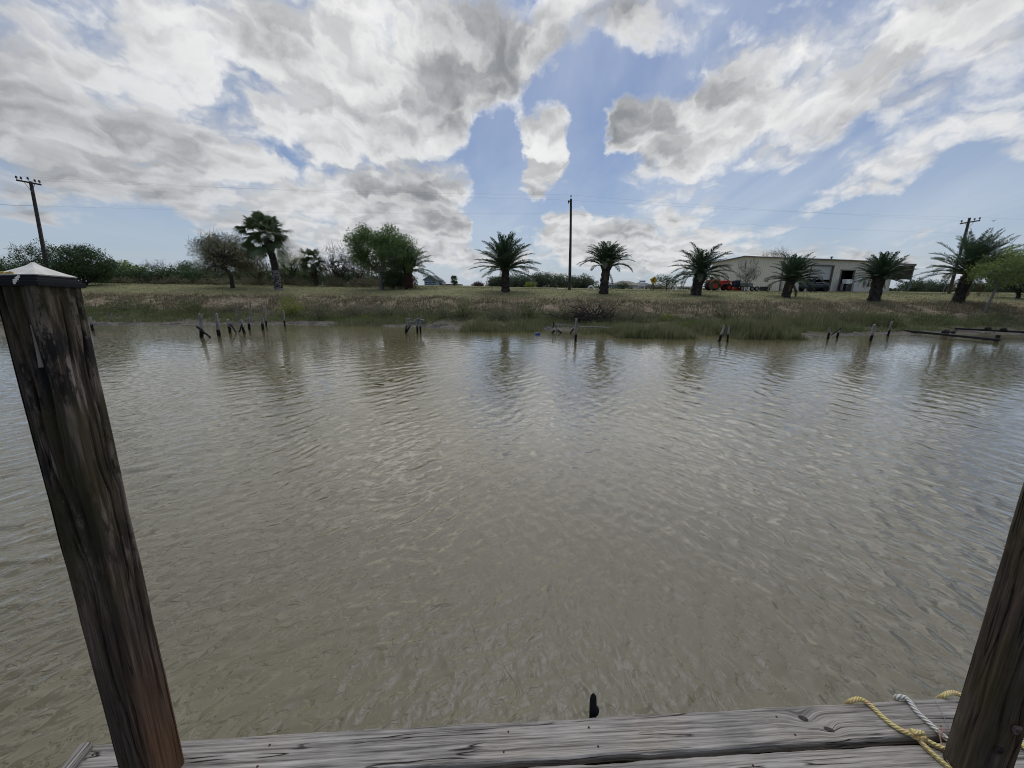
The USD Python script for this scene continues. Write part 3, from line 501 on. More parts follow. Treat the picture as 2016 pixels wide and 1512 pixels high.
rope(ty, 'strand', [e0+dn*0.012+np.array([0, 0, -0.09]), e0+dn*0.014+np.array([0, 0, -0.03]), e0+np.array([0, 0, 0.006]), rp(1697, 1378, 0.013), rp(1715, 1390, 0.009), rp(1745, 1418, 0.009), rp(1775, 1438, 0.012), kn], R_, 'rope_yellow')
rope(ty, 'strand', [kn+np.array([0, 0, -0.004]), rp(1830, 1461, 0.012), rp(1850, 1471, 0.010), rp(1880, 1479, 0.010), rp(1935, 1484, 0.012)], R_, 'rope_yellow')
rope(ty, 'strand', [kn+np.array([0, 0, -0.006]), rp(1822, 1470, 0.010), rp(1840, 1487, 0.009), rp(1862, 1506, 0.009), rp(1900, 1545, 0.009)], R_, 'rope_yellow')
a = np.linspace(0, 2*math.pi*1.9, 60); kd = (rp(1832, 1458, 0.015)-rp(1785, 1441, 0.015)); kd /= np.linalg.norm(kd); kp = np.cross([0, 0, 1.0], kd)
kc = rp(1807, 1449, 0.015)
loop = kc+np.outer(np.cos(a)*0.0185, kd)+np.outer(np.sin(a)*0.0115, kp)+np.outer(0.004*np.sin(a*1.5)+0.006*a/12, [0, 0, 1.0])
rope(ty, 'knot', loop, R_*1.02, 'rope_yellow', 90)
rope(ty, 'knot', kc+np.outer(np.linspace(-0.016, 0.018, 9), kd)+np.outer(0.006*np.sin(np.linspace(-2, 2, 9)), kp)+np.outer(0.012+0.004*np.cos(np.linspace(-1.5, 1.5, 9)), [0, 0, 1.0]), R_, 'rope_yellow', 40)
ty2 = thing('yellow_rope', 'second yellow rope over the plank corner going behind the right post', 'rope')
e1 = rp(1858, 1372, 0.004)
rope(ty2, 'strand', [e1+dn*0.010+np.array([0, 0, -0.08]), e1+dn*0.010+np.array([0, 0, -0.02]), e1+np.array([0, 0, 0.008]), rp(1873, 1364, 0.014), rp(1890, 1368, 0.011), rp(1912, 1386, 0.010), rp(1960, 1420, 0.010), rp(2008, 1462, 0.010), rp(2050, 1500, 0.010)], R_, 'rope_yellow', 120)
tw = thing('white_rope', 'frayed white braided rope lying across the outer plank', 'rope')
e2 = rp(1768, 1374, 0.005)
rope(tw, 'strand', [e2+dn*0.006+np.array([0, 0, -0.012]), e2+np.array([0, 0, 0.006]), rp(1782, 1374, 0.014), rp(1802, 1397, 0.010), rp(1822, 1417, 0.009), rp(1844, 1437, 0.010), rp(1862, 1453, 0.010), rp(1880, 1466, 0.010), rp(1915, 1488, 0.010)], 0.0100, 'rope_white', 110)
tp = thing('pink_twine', 'frayed pink twine tied round the white rope', 'twine')
pc = rp(1856, 1441, 0.017)
rope(tp, 'strand', [rp(1846, 1436, 0.016), rp(1850, 1447, 0.019), rp(1853, 1462, 0.008), rp(1860, 1485, 0.008), rp(1866, 1500, 0.008), rp(1885, 1520, 0.008)], 0.0022, 'twine_pink')
rope(tp, 'loop', [rp(1848, 1437, 0.018), rp(1858, 1436, 0.022), rp(1872, 1444, 0.018), rp(1877, 1452, 0.016), rp(1868, 1455, 0.018), rp(1858, 1449, 0.022), rp(1849, 1441, 0.020)], 0.0019, 'twine_pink')
rope(tp, 'wrap', [rp(1848, 1433, 0.014), rp(1853, 1437, 0.020), rp(1857, 1434, 0.020), rp(1852, 1443, 0.021), rp(1846, 1439, 0.012)], 0.0024, 'twine_pink')
tg = thing('wire', 'thin grey wire bent over the outer plank beside the white rope', 'wire')
rope(tg, 'strand', [rp(1839, 1372, 0.012), rp(1846, 1385, 0.010), rp(1860, 1415, 0.009), rp(1872, 1440, 0.009), rp(1878, 1453, 0.009)], 0.0011, 'grey_wire')
# dark blade standing up just beyond the dock edge
bb = onz(1171, 1412, DOCK); bb = bb+dn*0.03
blade = thing('black_blade', 'black round-tipped blade sticking up beyond the plank edge', 'blade', bb)
topz = W(1171, 1364, bb[1])[2]-DOCK
zz_ = np.linspace(-0.25, topz, 26); t_ = (zz_-zz_[0])/(zz_[-1]-zz_[0]); hw = 0.0145*np.clip(1.15-0.15*t_, 0, 1.2)*np.sqrt(np.clip(1-np.clip((t_-0.86)/0.14, 0, 1)**2, 0.0, 1))+0.0004
V = []
for z_, h_ in zip(zz_, hw):
    a = np.arange(14)*2*math.pi/14; V.append(np.stack([h_*np.cos(a)-0.004*(z_/topz), 0.45*h_*np.sin(a), np.full(14, z_)], 1))
i = np.arange(25)[:, None]*14; j = np.arange(14)[None, :]; j2 = (j+1) % 14
obj('blade', MB().add(np.vstack(V), np.stack([i+j, i+j2, i+14+j2, i+14+j], -1).reshape(-1, 4)), 'black_plastic', blade, True)
obj('hub', MB().mesh(trimesh.creation.icosphere(2, 0.018)).move(np.diag([0.9, 0.8, 1.5]), (0.012, 0.004, -0.012)), 'black_plastic', blade, True)
# ------------------------------------------------------------------ far bank: pilings, wreckage, grass and shrubs
rough('piling_wood', [(0.25, (0.10, 0.095, 0.088)), (0.5, (0.26, 0.25, 0.235)), (0.75, (0.44, 0.43, 0.41))], 7, 0.9, (2, 2, 0.4), 0.01)
def tide(name, top):
    """Bleached above, black with slime below the tide line."""
    n = {'g': ('geometry', {}), 's': ('separate_xyz', {}), 'n': ('noise_texture', {'scale': 9.0, 'detail': 4.0}), 'a': ('math', {'math_type': 'multiply_add', 'value2': 0.25}), 'r': ('map_range', {'range_type': 'smoothstep', 'from_min': 0.42, 'from_max': 0.56, 'to_min': 0.0, 'to_max': 1.0, 'clamp': True}),
         'mp': ('mapping', {'scale': (16, 16, 2.5)}), 'n2': ('noise_texture', {'scale': 1.0, 'detail': 5.0}), 'c': ('rgb_ramp', {'ramp': top}), 'm': ('mix', {'mix_type': 'mix', 'color1': (0.012, 0.011, 0.009)}), 'p': ('principled_bsdf', {'roughness': 0.85, 'specular_ior_level': 0.2}), 'b': ('bump', {'strength': 1.0, 'distance': 0.02})}
    l = [('g.position', 's.vector'), ('g.position', 'n.vector'), ('g.position', 'mp.vector'), ('mp.vector', 'n2.vector'), ('n.fac', 'a.value1'), ('s.z', 'a.value3'), ('a.value', 'r.value'), ('n2.fac', 'c.fac'), ('r.result', 'm.fac'), ('c.color', 'm.color2'), ('m.color', 'p.base_color'), ('n2.fac', 'b.height'), ('b.normal', 'p.normal')]
    return material(name, n, l)
tide('tide_wood', [(0.25, (0.12, 0.112, 0.10)), (0.5, (0.26, 0.245, 0.22)), (0.75, (0.42, 0.40, 0.365))])
rough('slime_wood', [(0.3, (0.010, 0.009, 0.008)), (0.6, (0.028, 0.025, 0.02)), (0.8, (0.06, 0.052, 0.042))], 6, 0.8, bump=0.02)
rough('dead_wood', [(0.3, (0.020, 0.017, 0.014)), (0.55, (0.055, 0.047, 0.039)), (0.8, (0.12, 0.105, 0.09))], 5, 0.9, bump=0.01)
rough('grey_wood', [(0.3, (0.12, 0.11, 0.10)), (0.55, (0.24, 0.225, 0.205)), (0.8, (0.36, 0.34, 0.31))], 5, 0.9, (1, 1, 1), 0.01)
RG = np.random.default_rng(7)
def water_pt(px, py, z=0.0): return onz(px, py, z)
def piling(bpx, bpy, tpx, tpy, wpx, label, braces=(), group=None, mat='tide_wood', name='piling'):
    """Old pile: foot and head as pixels on the photograph, width in photograph pixels; braces (x0, y0, x1, y1) likewise."""
    b = water_pt(bpx, bpy); Y = b[1]; t = W(tpx, tpy, Y); mpp = Y*0.99/F; r = wpx*mpp*0.37
    th = thing(name, label, 'piling', b, group=group); d_ = (t-b); k = 9; s = np.linspace(-0.12, 1, k)
    p = np.outer(s, d_)+RG.normal(0, r*0.10, (k, 3)); p[:, 2] = s*d_[2]-0.5*(s < 0)
    m_ = MB().tube(p, r*np.linspace(1.08, 0.9, k)*(1+RG.normal(0, 0.05, k)), 9, jit=0.07, rng=RG); v = m_.v[0]; hi = v[:, 2] > d_[2]-1e-6; v[hi, 2] += RG.normal(0, r*0.35, hi.sum())
    obj('pile', m_, mat, th, 50)
    for (x0, y0, x1, y1) in braces:
        q0, q1 = W(x0, y0, Y-0.08)-b, W(x1, y1, Y-0.12)-b; obj('brace', MB().tube(np.linspace(q0, q1, 6)+RG.normal(0, 0.01, (6, 3)), r*0.62, 6, jit=0.1, rng=RG), 'slime_wood', th, 40)
    return th
piling(397, 664, 395, 618, 9, 'tallest grey pile on the left with a crossed black brace at the waterline', [(388, 643, 400, 652), (399, 653, 414, 664)])
piling(431, 662, 426, 618, 8, 'leaning grey pile without a brace, second from the left of the old pilings')
piling(453, 655, 449, 629, 7, 'short pale-topped pile with a brace sloping down to its right', [(453, 638, 465, 654)])
piling(481, 656, 475, 630, 6, 'short pale-topped pile with a brace sloping down to its left', [(477, 639, 470, 655)])
piling(491, 649, 489, 624, 6, 'stubby square-topped pale pile just right of the braced pair')
piling(518, 649, 516, 625, 6, 'stubby pale pile in front of a taller thin stake')
piling(524, 642, 522, 603, 4, 'tall thin grey stake on the mud behind the stubby pile')
piling(561, 642, 558, 612, 4, 'thin dark-footed stake on the mud left of the bright green shrub')
piling(183, 651, 177, 624, 6, 'pale pile just right of the big left post')
piling(1133, 672, 1135, 627, 7, 'tall dark lone pile standing in the water near the middle')
piling(1416, 672, 1426, 641, 6, 'slanting pale pile of the pair in the marsh grass', mat='tide_wood')
piling(1432, 673, 1436, 640, 5, 'upright pale pile of the pair in the marsh grass')
piling(1630, 668, 1634, 645, 5, 'short dark pile with a slanting brace beside the marsh grass', [(1636, 660, 1656, 646)])
piling(1648, 666, 1652, 648, 5, 'short dark stump under the raised end of the slanting brace')
piling(1714, 672, 1722, 639, 6, 'leaning pale-topped pile right of the marsh grass')
piling(1748, 662, 1756, 634, 5, 'pale-topped post standing in the reeds at their right end')
for px, py, h_, lab in ((495, 634, 40, 'thin weathered stake leaning on the weedy bank above the pilings'), (467, 628, 34, 'pale pair of stakes in the weeds behind the braced piles'), (221, 622, 16, 'small pale stake in the green weeds right of the big post'), (807, 632, 24, 'pale stake behind the collapsed landing'), (830, 630, 18, 'short grey stake right of the collapsed landing')):
    Y = float(shore((px-1008)/F*26))+0.9; q = spot(px, Y); top = W(px-2, proj(q)[1]-h_, Y); st = thing('stake', lab, 'stake', q)
    obj('shaft', MB().tube(np.array([[0, 0, -0.2], [0.01, 0, 0.3*(top-q)[2]], top-q]), [0.055, 0.05, 0.04], 7, jit=0.1, rng=RG), 'grey_wood', st, 40)
# collapsed landing
Yc = water_pt(800, 655)[1]; cl = thing('collapsed_landing', 'collapsed grey timber landing with a tilted board at the waterline', 'landing', water_pt(810, 655)); o_ = water_pt(810, 655)
def wp(px, py, dy=0.0): return W(px, py, Yc+dy)-o_
for a_, b_, r_, mt, nm in (((798, 655), (802, 632), .06, 'tide_wood', 'post'), ((822, 655), (820, 634), .06, 'tide_wood', 'post'), ((828, 653), (826, 630), .055, 'tide_wood', 'post'), ((796, 650), (822, 628), .05, 'grey_wood', 'beam'), ((806, 634), (834, 634), .04, 'grey_wood', 'beam'), ((800, 655), (808, 640), .045, 'slime_wood', 'beam')):
    obj(nm, MB().tube([wp(*a_)-np.array([0, 0, 0.15 if nm == 'post' else 0]), (wp(*a_)+wp(*b_))/2+[0.01, 0, 0.01], wp(*b_)], r_, 7, jit=0.08, rng=RG), mt, cl, 40)
obj('board', MB().box(wp(827, 632), (0.42, 0.3, 0.05), 0.2, M=roty(0.25)@rotx(-0.9)), 'grey_wood', cl)
obj('board', MB().box(wp(803, 628), (0.16, 0.2, 0.04), 0.4, M=roty(-0.3)), 'grey_wood', cl)
# broken rail frame near the middle pile
o_ = water_pt(1095, 657); Yc = o_[1]+0.3; fr = thing('broken_rail', 'broken low rail with a pale pole lying along the mud by the lone pile', 'rail', o_)
for a_, b_, r_, mt, nm in (((1096, 656), (1094, 637), .05, 'grey_wood', 'post'), ((1094, 638), (1132, 643), .03, 'grey_wood', 'pole'), ((1140, 643), (1215, 646), .035, 'grey_wood', 'pole'), ((1122, 657), (1130, 647), .05, 'slime_wood', 'brace'), ((1086, 657), (1092, 650), .06, 'slime_wood', 'brace'), ((1098, 650), (1106, 657), .055, 'slime_wood', 'brace'), ((1089, 645), (1090, 634), .035, 'slime_wood', 'stump')):
    obj(nm, MB().tube([wp(*a_), (wp(*a_)+wp(*b_))/2+[0, 0, 0.015], wp(*b_)], r_, 6, jit=0.08, rng=RG), mt, fr, 40)
bl_ = thing('blue_debris', 'small blue scrap floating at the waterline near the broken rail', 'debris', water_pt(1058, 659)); flat('blue_plastic', (0.03, 0.07, 0.22), 0.5)
obj('scrap', MB().box((0, 0, 0.03), (0.26, 0.2, 0.10), 0.3, 0.02), 'blue_plastic', bl_); obj('rim', MB().box((0.02, 0, 0.09), (0.18, 0.22, 0.03), 0.5, 0.008), 'blue_plastic', bl_)
fl = thing('floating_stick', 'dark twig drifting on the open water left of the middle', 'stick', onz(745, 757, 0.0)); obj('stick', MB().tube([(-0.12, 0, 0.004), (0, 0.01, 0.008), (0.09, 0, 0.005), (0.15, 0.02, 0.0)], [0.006, 0.010, 0.008, 0.004], 6), 'slime_wood', fl, 40)
# long timbers at the right
a_, b_ = onz(1775, 650, 0.16), onz(1968, 670, 0.10); tb = thing('fallen_timber', 'long dark timber lying at the right waterline', 'timber', a_); d_ = b_-a_
obj('beam', MB().box(d_/2, (np.linalg.norm(d_), 0.20, 0.13), math.atan2(d_[1], d_[0]), 0.02, M=roty(0.008)), 'slime_wood', tb); q = onz(1961, 671, 0)-a_
obj('stub', MB().tube([q+[0, 0, -0.4], q+[0.03, 0, 0.32]], 0.10, 8, jit=0.06, rng=RG), 'slime_wood', tb, 40)
for px, py, w_ in ((1862, 653, .22), (1877, 654, .14)):
    st = thing('shore_stone', f'{"larger" if w_ > .2 else "smaller"} of two round dark stones on the mud by the long timber', 'stone', onz(px, py, 0.14)); obj('stone', MB().mesh(trimesh.creation.icosphere(2, w_)).move(np.diag([1, .8, .75])), 'dead_wood', st, True)
a_, b_ = onz(1880, 646, 0.25), onz(2060, 657, 0.2); tb = thing('fallen_timber', 'second dark timber on the mud at the far right edge', 'timber', a_); d_ = b_-a_
obj('beam', MB().box(d_/2, (np.linalg.norm(d_), 0.18, 0.12), math.atan2(d_[1], d_[0]), 0.02), 'slime_wood', tb)
for t in (0.38, 0.55): obj('stub', MB().mesh(trimesh.creation.icosphere(1, 0.17)).move(np.diag([1.1, .8, .8]), d_*t+[0, 0, 0.1]), 'slime_wood', tb, True)

# --- blades: tapering bent strips, one mesh per kind of growth
def blades(P, h, w, lean, rng, wind=0.15, seg=2):
    n = len(P); a = rng.random(n)*2*math.pi; l_ = np.abs(rng.normal(0, lean, n)); d = np.stack([np.cos(a)*l_+wind, np.sin(a)*l_, np.zeros(n)], 1); fa = rng.random(n)*math.pi
    s_ = np.stack([np.cos(fa), np.sin(fa), np.zeros(n)], 1)*w[:, None]/2; up = np.array([0, 0, 1.0]); V = []
    ts = np.linspace(0, 1, seg+1)
    for t in ts[:-1]:
        c = P+h[:, None]*(d*(t**1.6)[..., None] if False else d*t**1.6)+h[:, None]*t*up*(1-0.25*t*np.minimum(l_, 1)[:, None]); k = 1-0.55*t
        V += [c-s_*k, c+s_*k]
    V.append(P+h[:, None]*d+h[:, None]*up*(1-0.25*np.minimum(l_, 1)[:, None])); V = np.stack(V, 1); m_ = 2*seg+1; b = np.arange(n)[:, None]*m_; F_ = []
    for k in range(seg-1): F_ += [b+np.array([2*k, 2*k+1, 2*k+3]), b+np.array([2*k, 2*k+3, 2*k+2])]
    F_.append(b+np.array([2*seg-2, 2*seg-1, 2*seg]))
    return V.reshape(-1, 3), np.vstack(F_)
leafy('marsh_green', (0.1014, 0.1251, 0.0439), (0.3126, 0.3126, 0.1318), 0.3, clump=0.8); leafy('bank_weed', (0.105, 0.100, 0.050), (0.32, 0.285, 0.170), 0.25, clump=0.6); leafy('dry_grass', (0.23, 0.175, 0.11), (0.47, 0.38, 0.245), 0.25, clump=0.5)
leafy('lawn_grass', (0.1235, 0.1235, 0.0520), (0.3250, 0.3055, 0.1430), 0.3, clump=0.45); leafy('fresh_green', (0.1170, 0.1625, 0.0312), (0.2600, 0.3445, 0.0650), 0.4, clump=0.7)
leafy('shrub_green', (0.0650, 0.0858, 0.0260), (0.2145, 0.2535, 0.0858), 0.4); leafy('shrub_bright', (0.1560, 0.1885, 0.0260), (0.3770, 0.4290, 0.0780), 0.45); leafy('shrub_olive', (0.0975, 0.1014, 0.0494), (0.2860, 0.2730, 0.1495), 0.35)
def scatter(n, smin, smax, xa, xb, rng, keep=None):
    x = rng.uniform(xa, xb, n); y = shore(x)+rng.uniform(smin, smax, n)
    if keep is not None: k = keep(x, y); x, y = x[k], y[k]
    return np.stack([x, y, land(x, y)], 1)
rg = np.random.default_rng(11)
def patch(x, y, s, lo, seed): return fbm(x, y, s, 4, seed) > lo
# reeds standing in the shallows on the right and in the middle
spots = [(1215, 1300, 667, 0.72, 5600), (1295, 1375, 668, 0.75, 4400), (1450, 1595, 669, 0.95, 9000), (1375, 1460, 661, 0.6, 2600), (1585, 1700, 657, 0.7, 3200), (1690, 1795, 652, 0.75, 3000), (900, 990, 655, 0.6, 2600), (985, 1075, 655, 0.5, 1900), (640, 790, 643, 0.45, 2200), (1140, 1230, 659, 0.5, 1900)]
PP, HH = [], []
for xa, xb, py, hh, n_ in spots:
    px_ = rg.uniform(xa, xb, n_); A_ = onz(xa, py, 0); B_ = onz(xb, py, 0); t = (px_-xa)/(xb-xa); depth = rg.uniform(-0.1, 2.0, n_)+0.9*np.abs(fbm(px_/40, px_*0, 3.0, 4, 91))*2+0.25*np.sin(px_*0.9); x = A_[0]+(B_[0]-A_[0])*t; y = A_[1]+(B_[1]-A_[1])*t+depth
    ed = np.minimum(1, np.minimum(t, 1-t)*4+0.3)*np.where(depth < 0.5, 0.8, 1.0); PP.append(np.stack([x, y, np.maximum(land(x, y), -0.05)], 1)); HH.append(hh*rg.uniform(0.55, 1.25, n_)*ed*(0.75+fbm(x, y, 2.0, 3, 77)*1.4+0.15))
P = np.vstack(PP); hh = np.hstack(HH); keep = rg.random(len(P)) < 0.72; P, hh = P[keep], hh[keep]; dead = rg.random(len(P)) < 0.22
obj('marsh_grass', blades(P[~dead], hh[~dead], rg.uniform(0.014, 0.032, (~dead).sum()), 0.16, rg, 0.06), 'marsh_green', None, False, 'upright green marsh grass standing in the shallows of the far bank', 'marsh grass', kind='stuff')
obj('dead_reeds', blades(P[dead], hh[dead]*1.12, rg.uniform(0.014, 0.028, dead.sum()), 0.22, rg, 0.1), 'dry_grass', None, False, 'pale dead stalks among the green marsh grass', 'reeds', kind='stuff')
# low green weeds near the water, brown weeds above, dry thatch, then the mown lawn
P = scatter(26000, 0.7, 4.2, -34, 36, rg, lambda x, y: patch(x, y, 0.55, -0.10, 51)); obj('waterside_weeds', blades(P, rg.uniform(0.08, 0.42, len(P)), rg.uniform(0.02, 0.045, len(P)), 0.35, rg, 0.1), 'marsh_green', None, False, 'low dark green weeds along the mud of the far bank', 'weeds', kind='stuff')
P = scatter(42000, 2.4, 7.6, -36, 40, rg, lambda x, y: patch(x, y, 0.7, -0.14, 53)); obj('bank_weeds', blades(P, rg.uniform(0.06, 0.36, len(P)), rg.uniform(0.02, 0.05, len(P)), 0.6, rg, 0.15), 'bank_weed', None, False, 'tangled brown-green weeds on the slope of the far bank', 'weeds', kind='stuff')
P = scatter(30000, 4.6, 8.6, -38, 44, rg, lambda x, y: patch(x, y, 0.6, -0.06, 55)); obj('dry_grass', blades(P, rg.uniform(0.05, 0.22, len(P)), rg.uniform(0.02, 0.05, len(P)), 0.9, rg, 0.2), 'dry_grass', None, False, 'pinkish brown dry grass at the top of the slope', 'dry grass', kind='stuff')
P = scatter(52000, 7.4, 26, -50, 62, rg, lambda x, y: patch(x, y, 0.35, -0.22, 57)); obj('lawn', blades(P, rg.uniform(0.03, 0.10, len(P)), rg.uniform(0.03, 0.07, len(P)), 0.7, rg, 0.1, 1), 'lawn_grass', None, False, 'short mown olive grass of the lawn above the bank', 'grass', kind='stuff')
P = []
for px, pw, Y0, n_ in ((1395, 70, 24.6, 2600), (700, 150, 27.8, 1500), (300, 260, 28.0, 1600), (760, 90, 27.8, 900)):
    c = spot(px, Y0); x = c[0]+rg.normal(0, pw*0.014, n_); y = Y0+rg.normal(0, 0.35, n_); P.append(np.stack([x, y, land(x, y)], 1))
P = np.vstack(P); obj('fresh_grass', blades(P, rg.uniform(0.05, 0.2, len(P)), rg.uniform(0.02, 0.05, len(P)), 0.5, rg), 'fresh_green', None, False, 'bright green fresh grass in patches by the water', 'grass', kind='stuff')
# shrubs on the slope
def leaves(C, n, spread, size, rng, flat_=0.8, up=0.2):
    """n small leaves scattered round each clump centre: two-triangle blades."""
    C = np.repeat(np.asarray(C, float), n, 0); sp_ = np.repeat(np.broadcast_to(spread, (len(C)//n,)), n)
    u_ = rng.normal(0, 1, C.shape); u_ *= (rng.random(len(C))**0.45/np.linalg.norm(u_, axis=1))[:, None]
    q = C+u_*1.75*sp_[:, None]*np.array([1, 1, flat_]); N_ = len(q); s = size*rng.uniform(0.6, 1.35, N_)
    d = rng.normal(0, 1, (N_, 3)); d[:, 2] += up; d /= np.linalg.norm(d, axis=1, keepdims=True); e = np.cross(d, rng.normal(0, 1, (N_, 3))); e /= np.linalg.norm(e, axis=1, keepdims=True)
    a = q-d*s[:, None]*0.5; b_ = q+e*s[:, None]*0.28; c = q+d*s[:, None]*0.5; f = q-e*s[:, None]*0.28
    V = np.stack([a, b_, c, f], 1).reshape(-1, 3); i = np.arange(N_)[:, None]*4
    return V, np.vstack([i+np.array([0, 1, 2]), i+np.array([0, 2, 3])])
def shrub(px, Y, wpx, hpx, mat, label, n=1500, leaf=0.07, name='shrub', cat='shrub', group=None, seed=0, dens=40):
    q = spot(px, Y); mpp = Y/F; w_, h_ = wpx*mpp, hpx*mpp; rng = np.random.default_rng(seed*17+int(px)); t = thing(name, label, cat, q, group=group)
    C = []
    while len(C) < dens:
        p = rng.uniform(-1, 1, 3); p[2] = abs(p[2])
        if 0.25 < np.linalg.norm(p) < 1.0: C.append(p*np.array([w_/2, w_/2*0.8, h_*0.92])*rng.uniform(0.75, 1.05))
    C = np.array(C); m_ = MB()
    for c in C[::3]:
        m_.tube([(c[0]*0.05, c[1]*0.05, -0.08), c*[0.5, 0.5, 0.4], c*0.95], [0.02, 0.013, 0.006], 4, False)
    obj('stems', m_, 'dead_wood', t); obj('foliage', leaves(C, max(4, n//dens), 0.13*min(w_, h_*1.4), leaf, rng, 0.8, 0.5), mat, t); return t
shrub(572, 28.6, 52, 40, 'shrub_bright', 'bright yellow-green shrub on the bank behind the old pilings', 2200, 0.075, dens=46)
shrub(630, 28.0, 80, 46, 'shrub_olive', 'broad dull olive shrub right of the bright green one', 3000, 0.07, dens=60)
shrub(700, 28.6, 70, 34, 'bank_weed', 'low brown weedy bush between the olive shrub and the collapsed landing', 2200, 0.07, dens=50)
shrub(760, 28.2, 80, 32, 'shrub_olive', 'low grey-green bush above the fresh grass left of the collapsed landing', 2200, 0.07, dens=50)
shrub(912, 27.6, 54, 40, 'shrub_green', 'rounded dark green shrub left of the first date palm, on the slope', 2400, 0.065, dens=46)
shrub(880, 27.4, 46, 28, 'shrub_olive', 'small olive shrub touching the rounded dark green shrub', 1500, 0.065, dens=36)
shrub(1040, 26.9, 48, 38, 'shrub_green', 'green shrub on the slope below the first date palm', 2200, 0.065, dens=46)
shrub(985, 26.8, 60, 28, 'shrub_olive', 'low olive bush between the two green slope shrubs', 1800, 0.065, dens=46)
shrub(1110, 26.9, 70, 36, 'bank_weed', 'dusty grey-brown bush left of the pile of dead branches', 2600, 0.06, dens=50)
shrub(1240, 26.4, 90, 34, 'bank_weed', 'wide grey-brown bush right of the pile of dead branches', 2800, 0.06, dens=60)
shrub(1312, 26.3, 28, 18, 'shrub_bright', 'small yellow-green shrub above the reeds right of the middle', 800, 0.055, dens=24)
shrub(1425, 26.6, 50, 30, 'shrub_olive', 'olive shrub above the pair of slanting piles', 1600, 0.06, dens=36)
shrub(1500, 26.0, 70, 30, 'shrub_olive', 'low dusty bush above the big clump of reeds', 1800, 0.06, dens=40)
shrub(1640, 26.2, 80, 32, 'shrub_olive', 'grey-green bush behind the stump with the slanting brace', 2000, 0.06, dens=44)
shrub(1740, 26.0, 80, 28, 'shrub_green', 'dark low bush right of the reeds', 2000, 0.06, dens=44)
shrub(1835, 26.6, 90, 26, 'shrub_green', 'dark green low bush above the long timber', 2000, 0.06, dens=44)
shrub(1940, 27.0, 110, 26, 'shrub_green', 'dark green low bush at the foot of the leaning light green tree', 2200, 0.06, dens=44)
shrub(445, 28.6, 70, 30, 'bank_weed', 'brown weedy bush directly behind the left pilings', 2000, 0.06, dens=44)
shrub(380, 28.9, 60, 22, 'shrub_green', 'low green bush left of the old pilings', 1600, 0.06, dens=36)
shrub(255, 28.6, 120, 20, 'shrub_green', 'long low green bush right of the big left post', 2000, 0.06, dens=50)
# heap of dead branches
q = spot(1152, 26.4); hp = thing('dead_branches', 'heap of dark dead branches on the slope above the lone pile', 'branches', q); rb = np.random.default_rng(3)
m_ = MB()
for k in range(95):
    a = rb.normal(0, 1.0); L_ = rb.uniform(0.4, 1.7); p0 = np.array([rb.normal(0.25, 0.75), rb.normal(0, 0.35), rb.uniform(0.0, 0.35)]); d_ = np.array([math.cos(a)*rb.choice([-1, 1]), rb.normal(0, 0.4), rb.uniform(0.05, 0.8)]); d_ /= np.linalg.norm(d_)
    p1 = p0+d_*L_*0.5+rb.normal(0, 0.06, 3); p2 = p0+d_*L_+rb.normal(0, 0.12, 3); r = rb.uniform(0.012, 0.035); m_.tube([p0, p1, p2], [r, r*0.8, r*0.4], 5, False)
    for _ in range(2): e = p1+np.array([rb.normal(0, 0.3), rb.normal(0, 0.2), rb.uniform(0.05, 0.4)]); m_.tube([p1, (p1+e)/2+rb.normal(0, 0.03, 3), e], [r*0.5, r*0.35, r*0.2], 4, False)
obj('twigs', m_, 'dead_wood', hp); m_ = MB()
for k in range(5):
    x0 = -0.9+0.5*k; m_.tube([(x0, 0, 0.0), (x0+0.25, 0.1, 0.45), (x0+0.1+0.3*rb.normal(), 0.1, 0.85), (x0+0.5*rb.normal(), 0.1, 1.1)], [0.06, 0.05, 0.035, 0.015], 6, False)
obj('limbs', m_, 'dead_wood', hp, True)
# ------------------------------------------------------------------ plateau: poles, palms, trees
rough('pole_wood', [(0.3, (0.035, 0.028, 0.023)), (0.55, (0.075, 0.062, 0.052)), (0.8, (0.13, 0.112, 0.097))], 4, 0.9, (6, 6, 0.6), 0.01)
flat('insulator', (0.03, 0.032, 0.036), 0.3); flat('wire_metal', (0.05, 0.05, 0.055), 0.5, 0.5); flat('bracket_metal', (0.20, 0.20, 0.21), 0.5, 0.7)
def pole(foot, top, label, r0=0.15, r1=0.10):
    t = thing('utility_pole', label, 'utility pole', foot, group='wooden utility poles on the far bank'); d_ = top-foot
    obj('shaft', MB().tube(np.array([d_*s+np.array([0.03*math.sin(3*s), 0, 0]) for s in np.linspace(-0.03, 1, 8)]), np.linspace(r0, r1, 8), 10), 'pole_wood', t, 40); return t, d_
def crossarm(t, c, half, rz, n, tilt=0.0):
    u = np.array([math.cos(rz)*math.cos(tilt), math.sin(rz)*math.cos(tilt), math.sin(tilt)]); n_ = np.array([-math.sin(rz), math.cos(rz), 0])
    obj('crossarm', MB().box(c-n_*0.15, (2*half, 0.11, 0.13), 0, 0.01, M=rotz(rz)@roty(-tilt)), 'pole_wood', t); P_ = []
    for s in (np.array([-0.96, -0.58, 0.0, 0.55, 0.93]) if n == 5 else np.array([-0.94, 0.40, 0.94])):
        q = c-n_*0.15+u*half*s+np.array([0, 0, 0.065 if abs(s) > 0.05 else 0.14]); obj('insulator', MB().lathe([(0.02, 0), (0.02, 0.10), (0.075, 0.10), (0.085, 0.15), (0.06, 0.19), (0.075, 0.22), (0.04, 0.28), (0.001, 0.29)], 10, q), 'insulator', t, 40); P_.append(q+[0, 0, 0.25])
    for s in (-1, 1): obj('brace', MB().tube([c-n_*0.12+u*half*0.42*s-[0, 0, 0.06], c-n_*0.12-[0, 0, 0.75]], 0.02, 5), 'bracket_metal', t)
    return P_
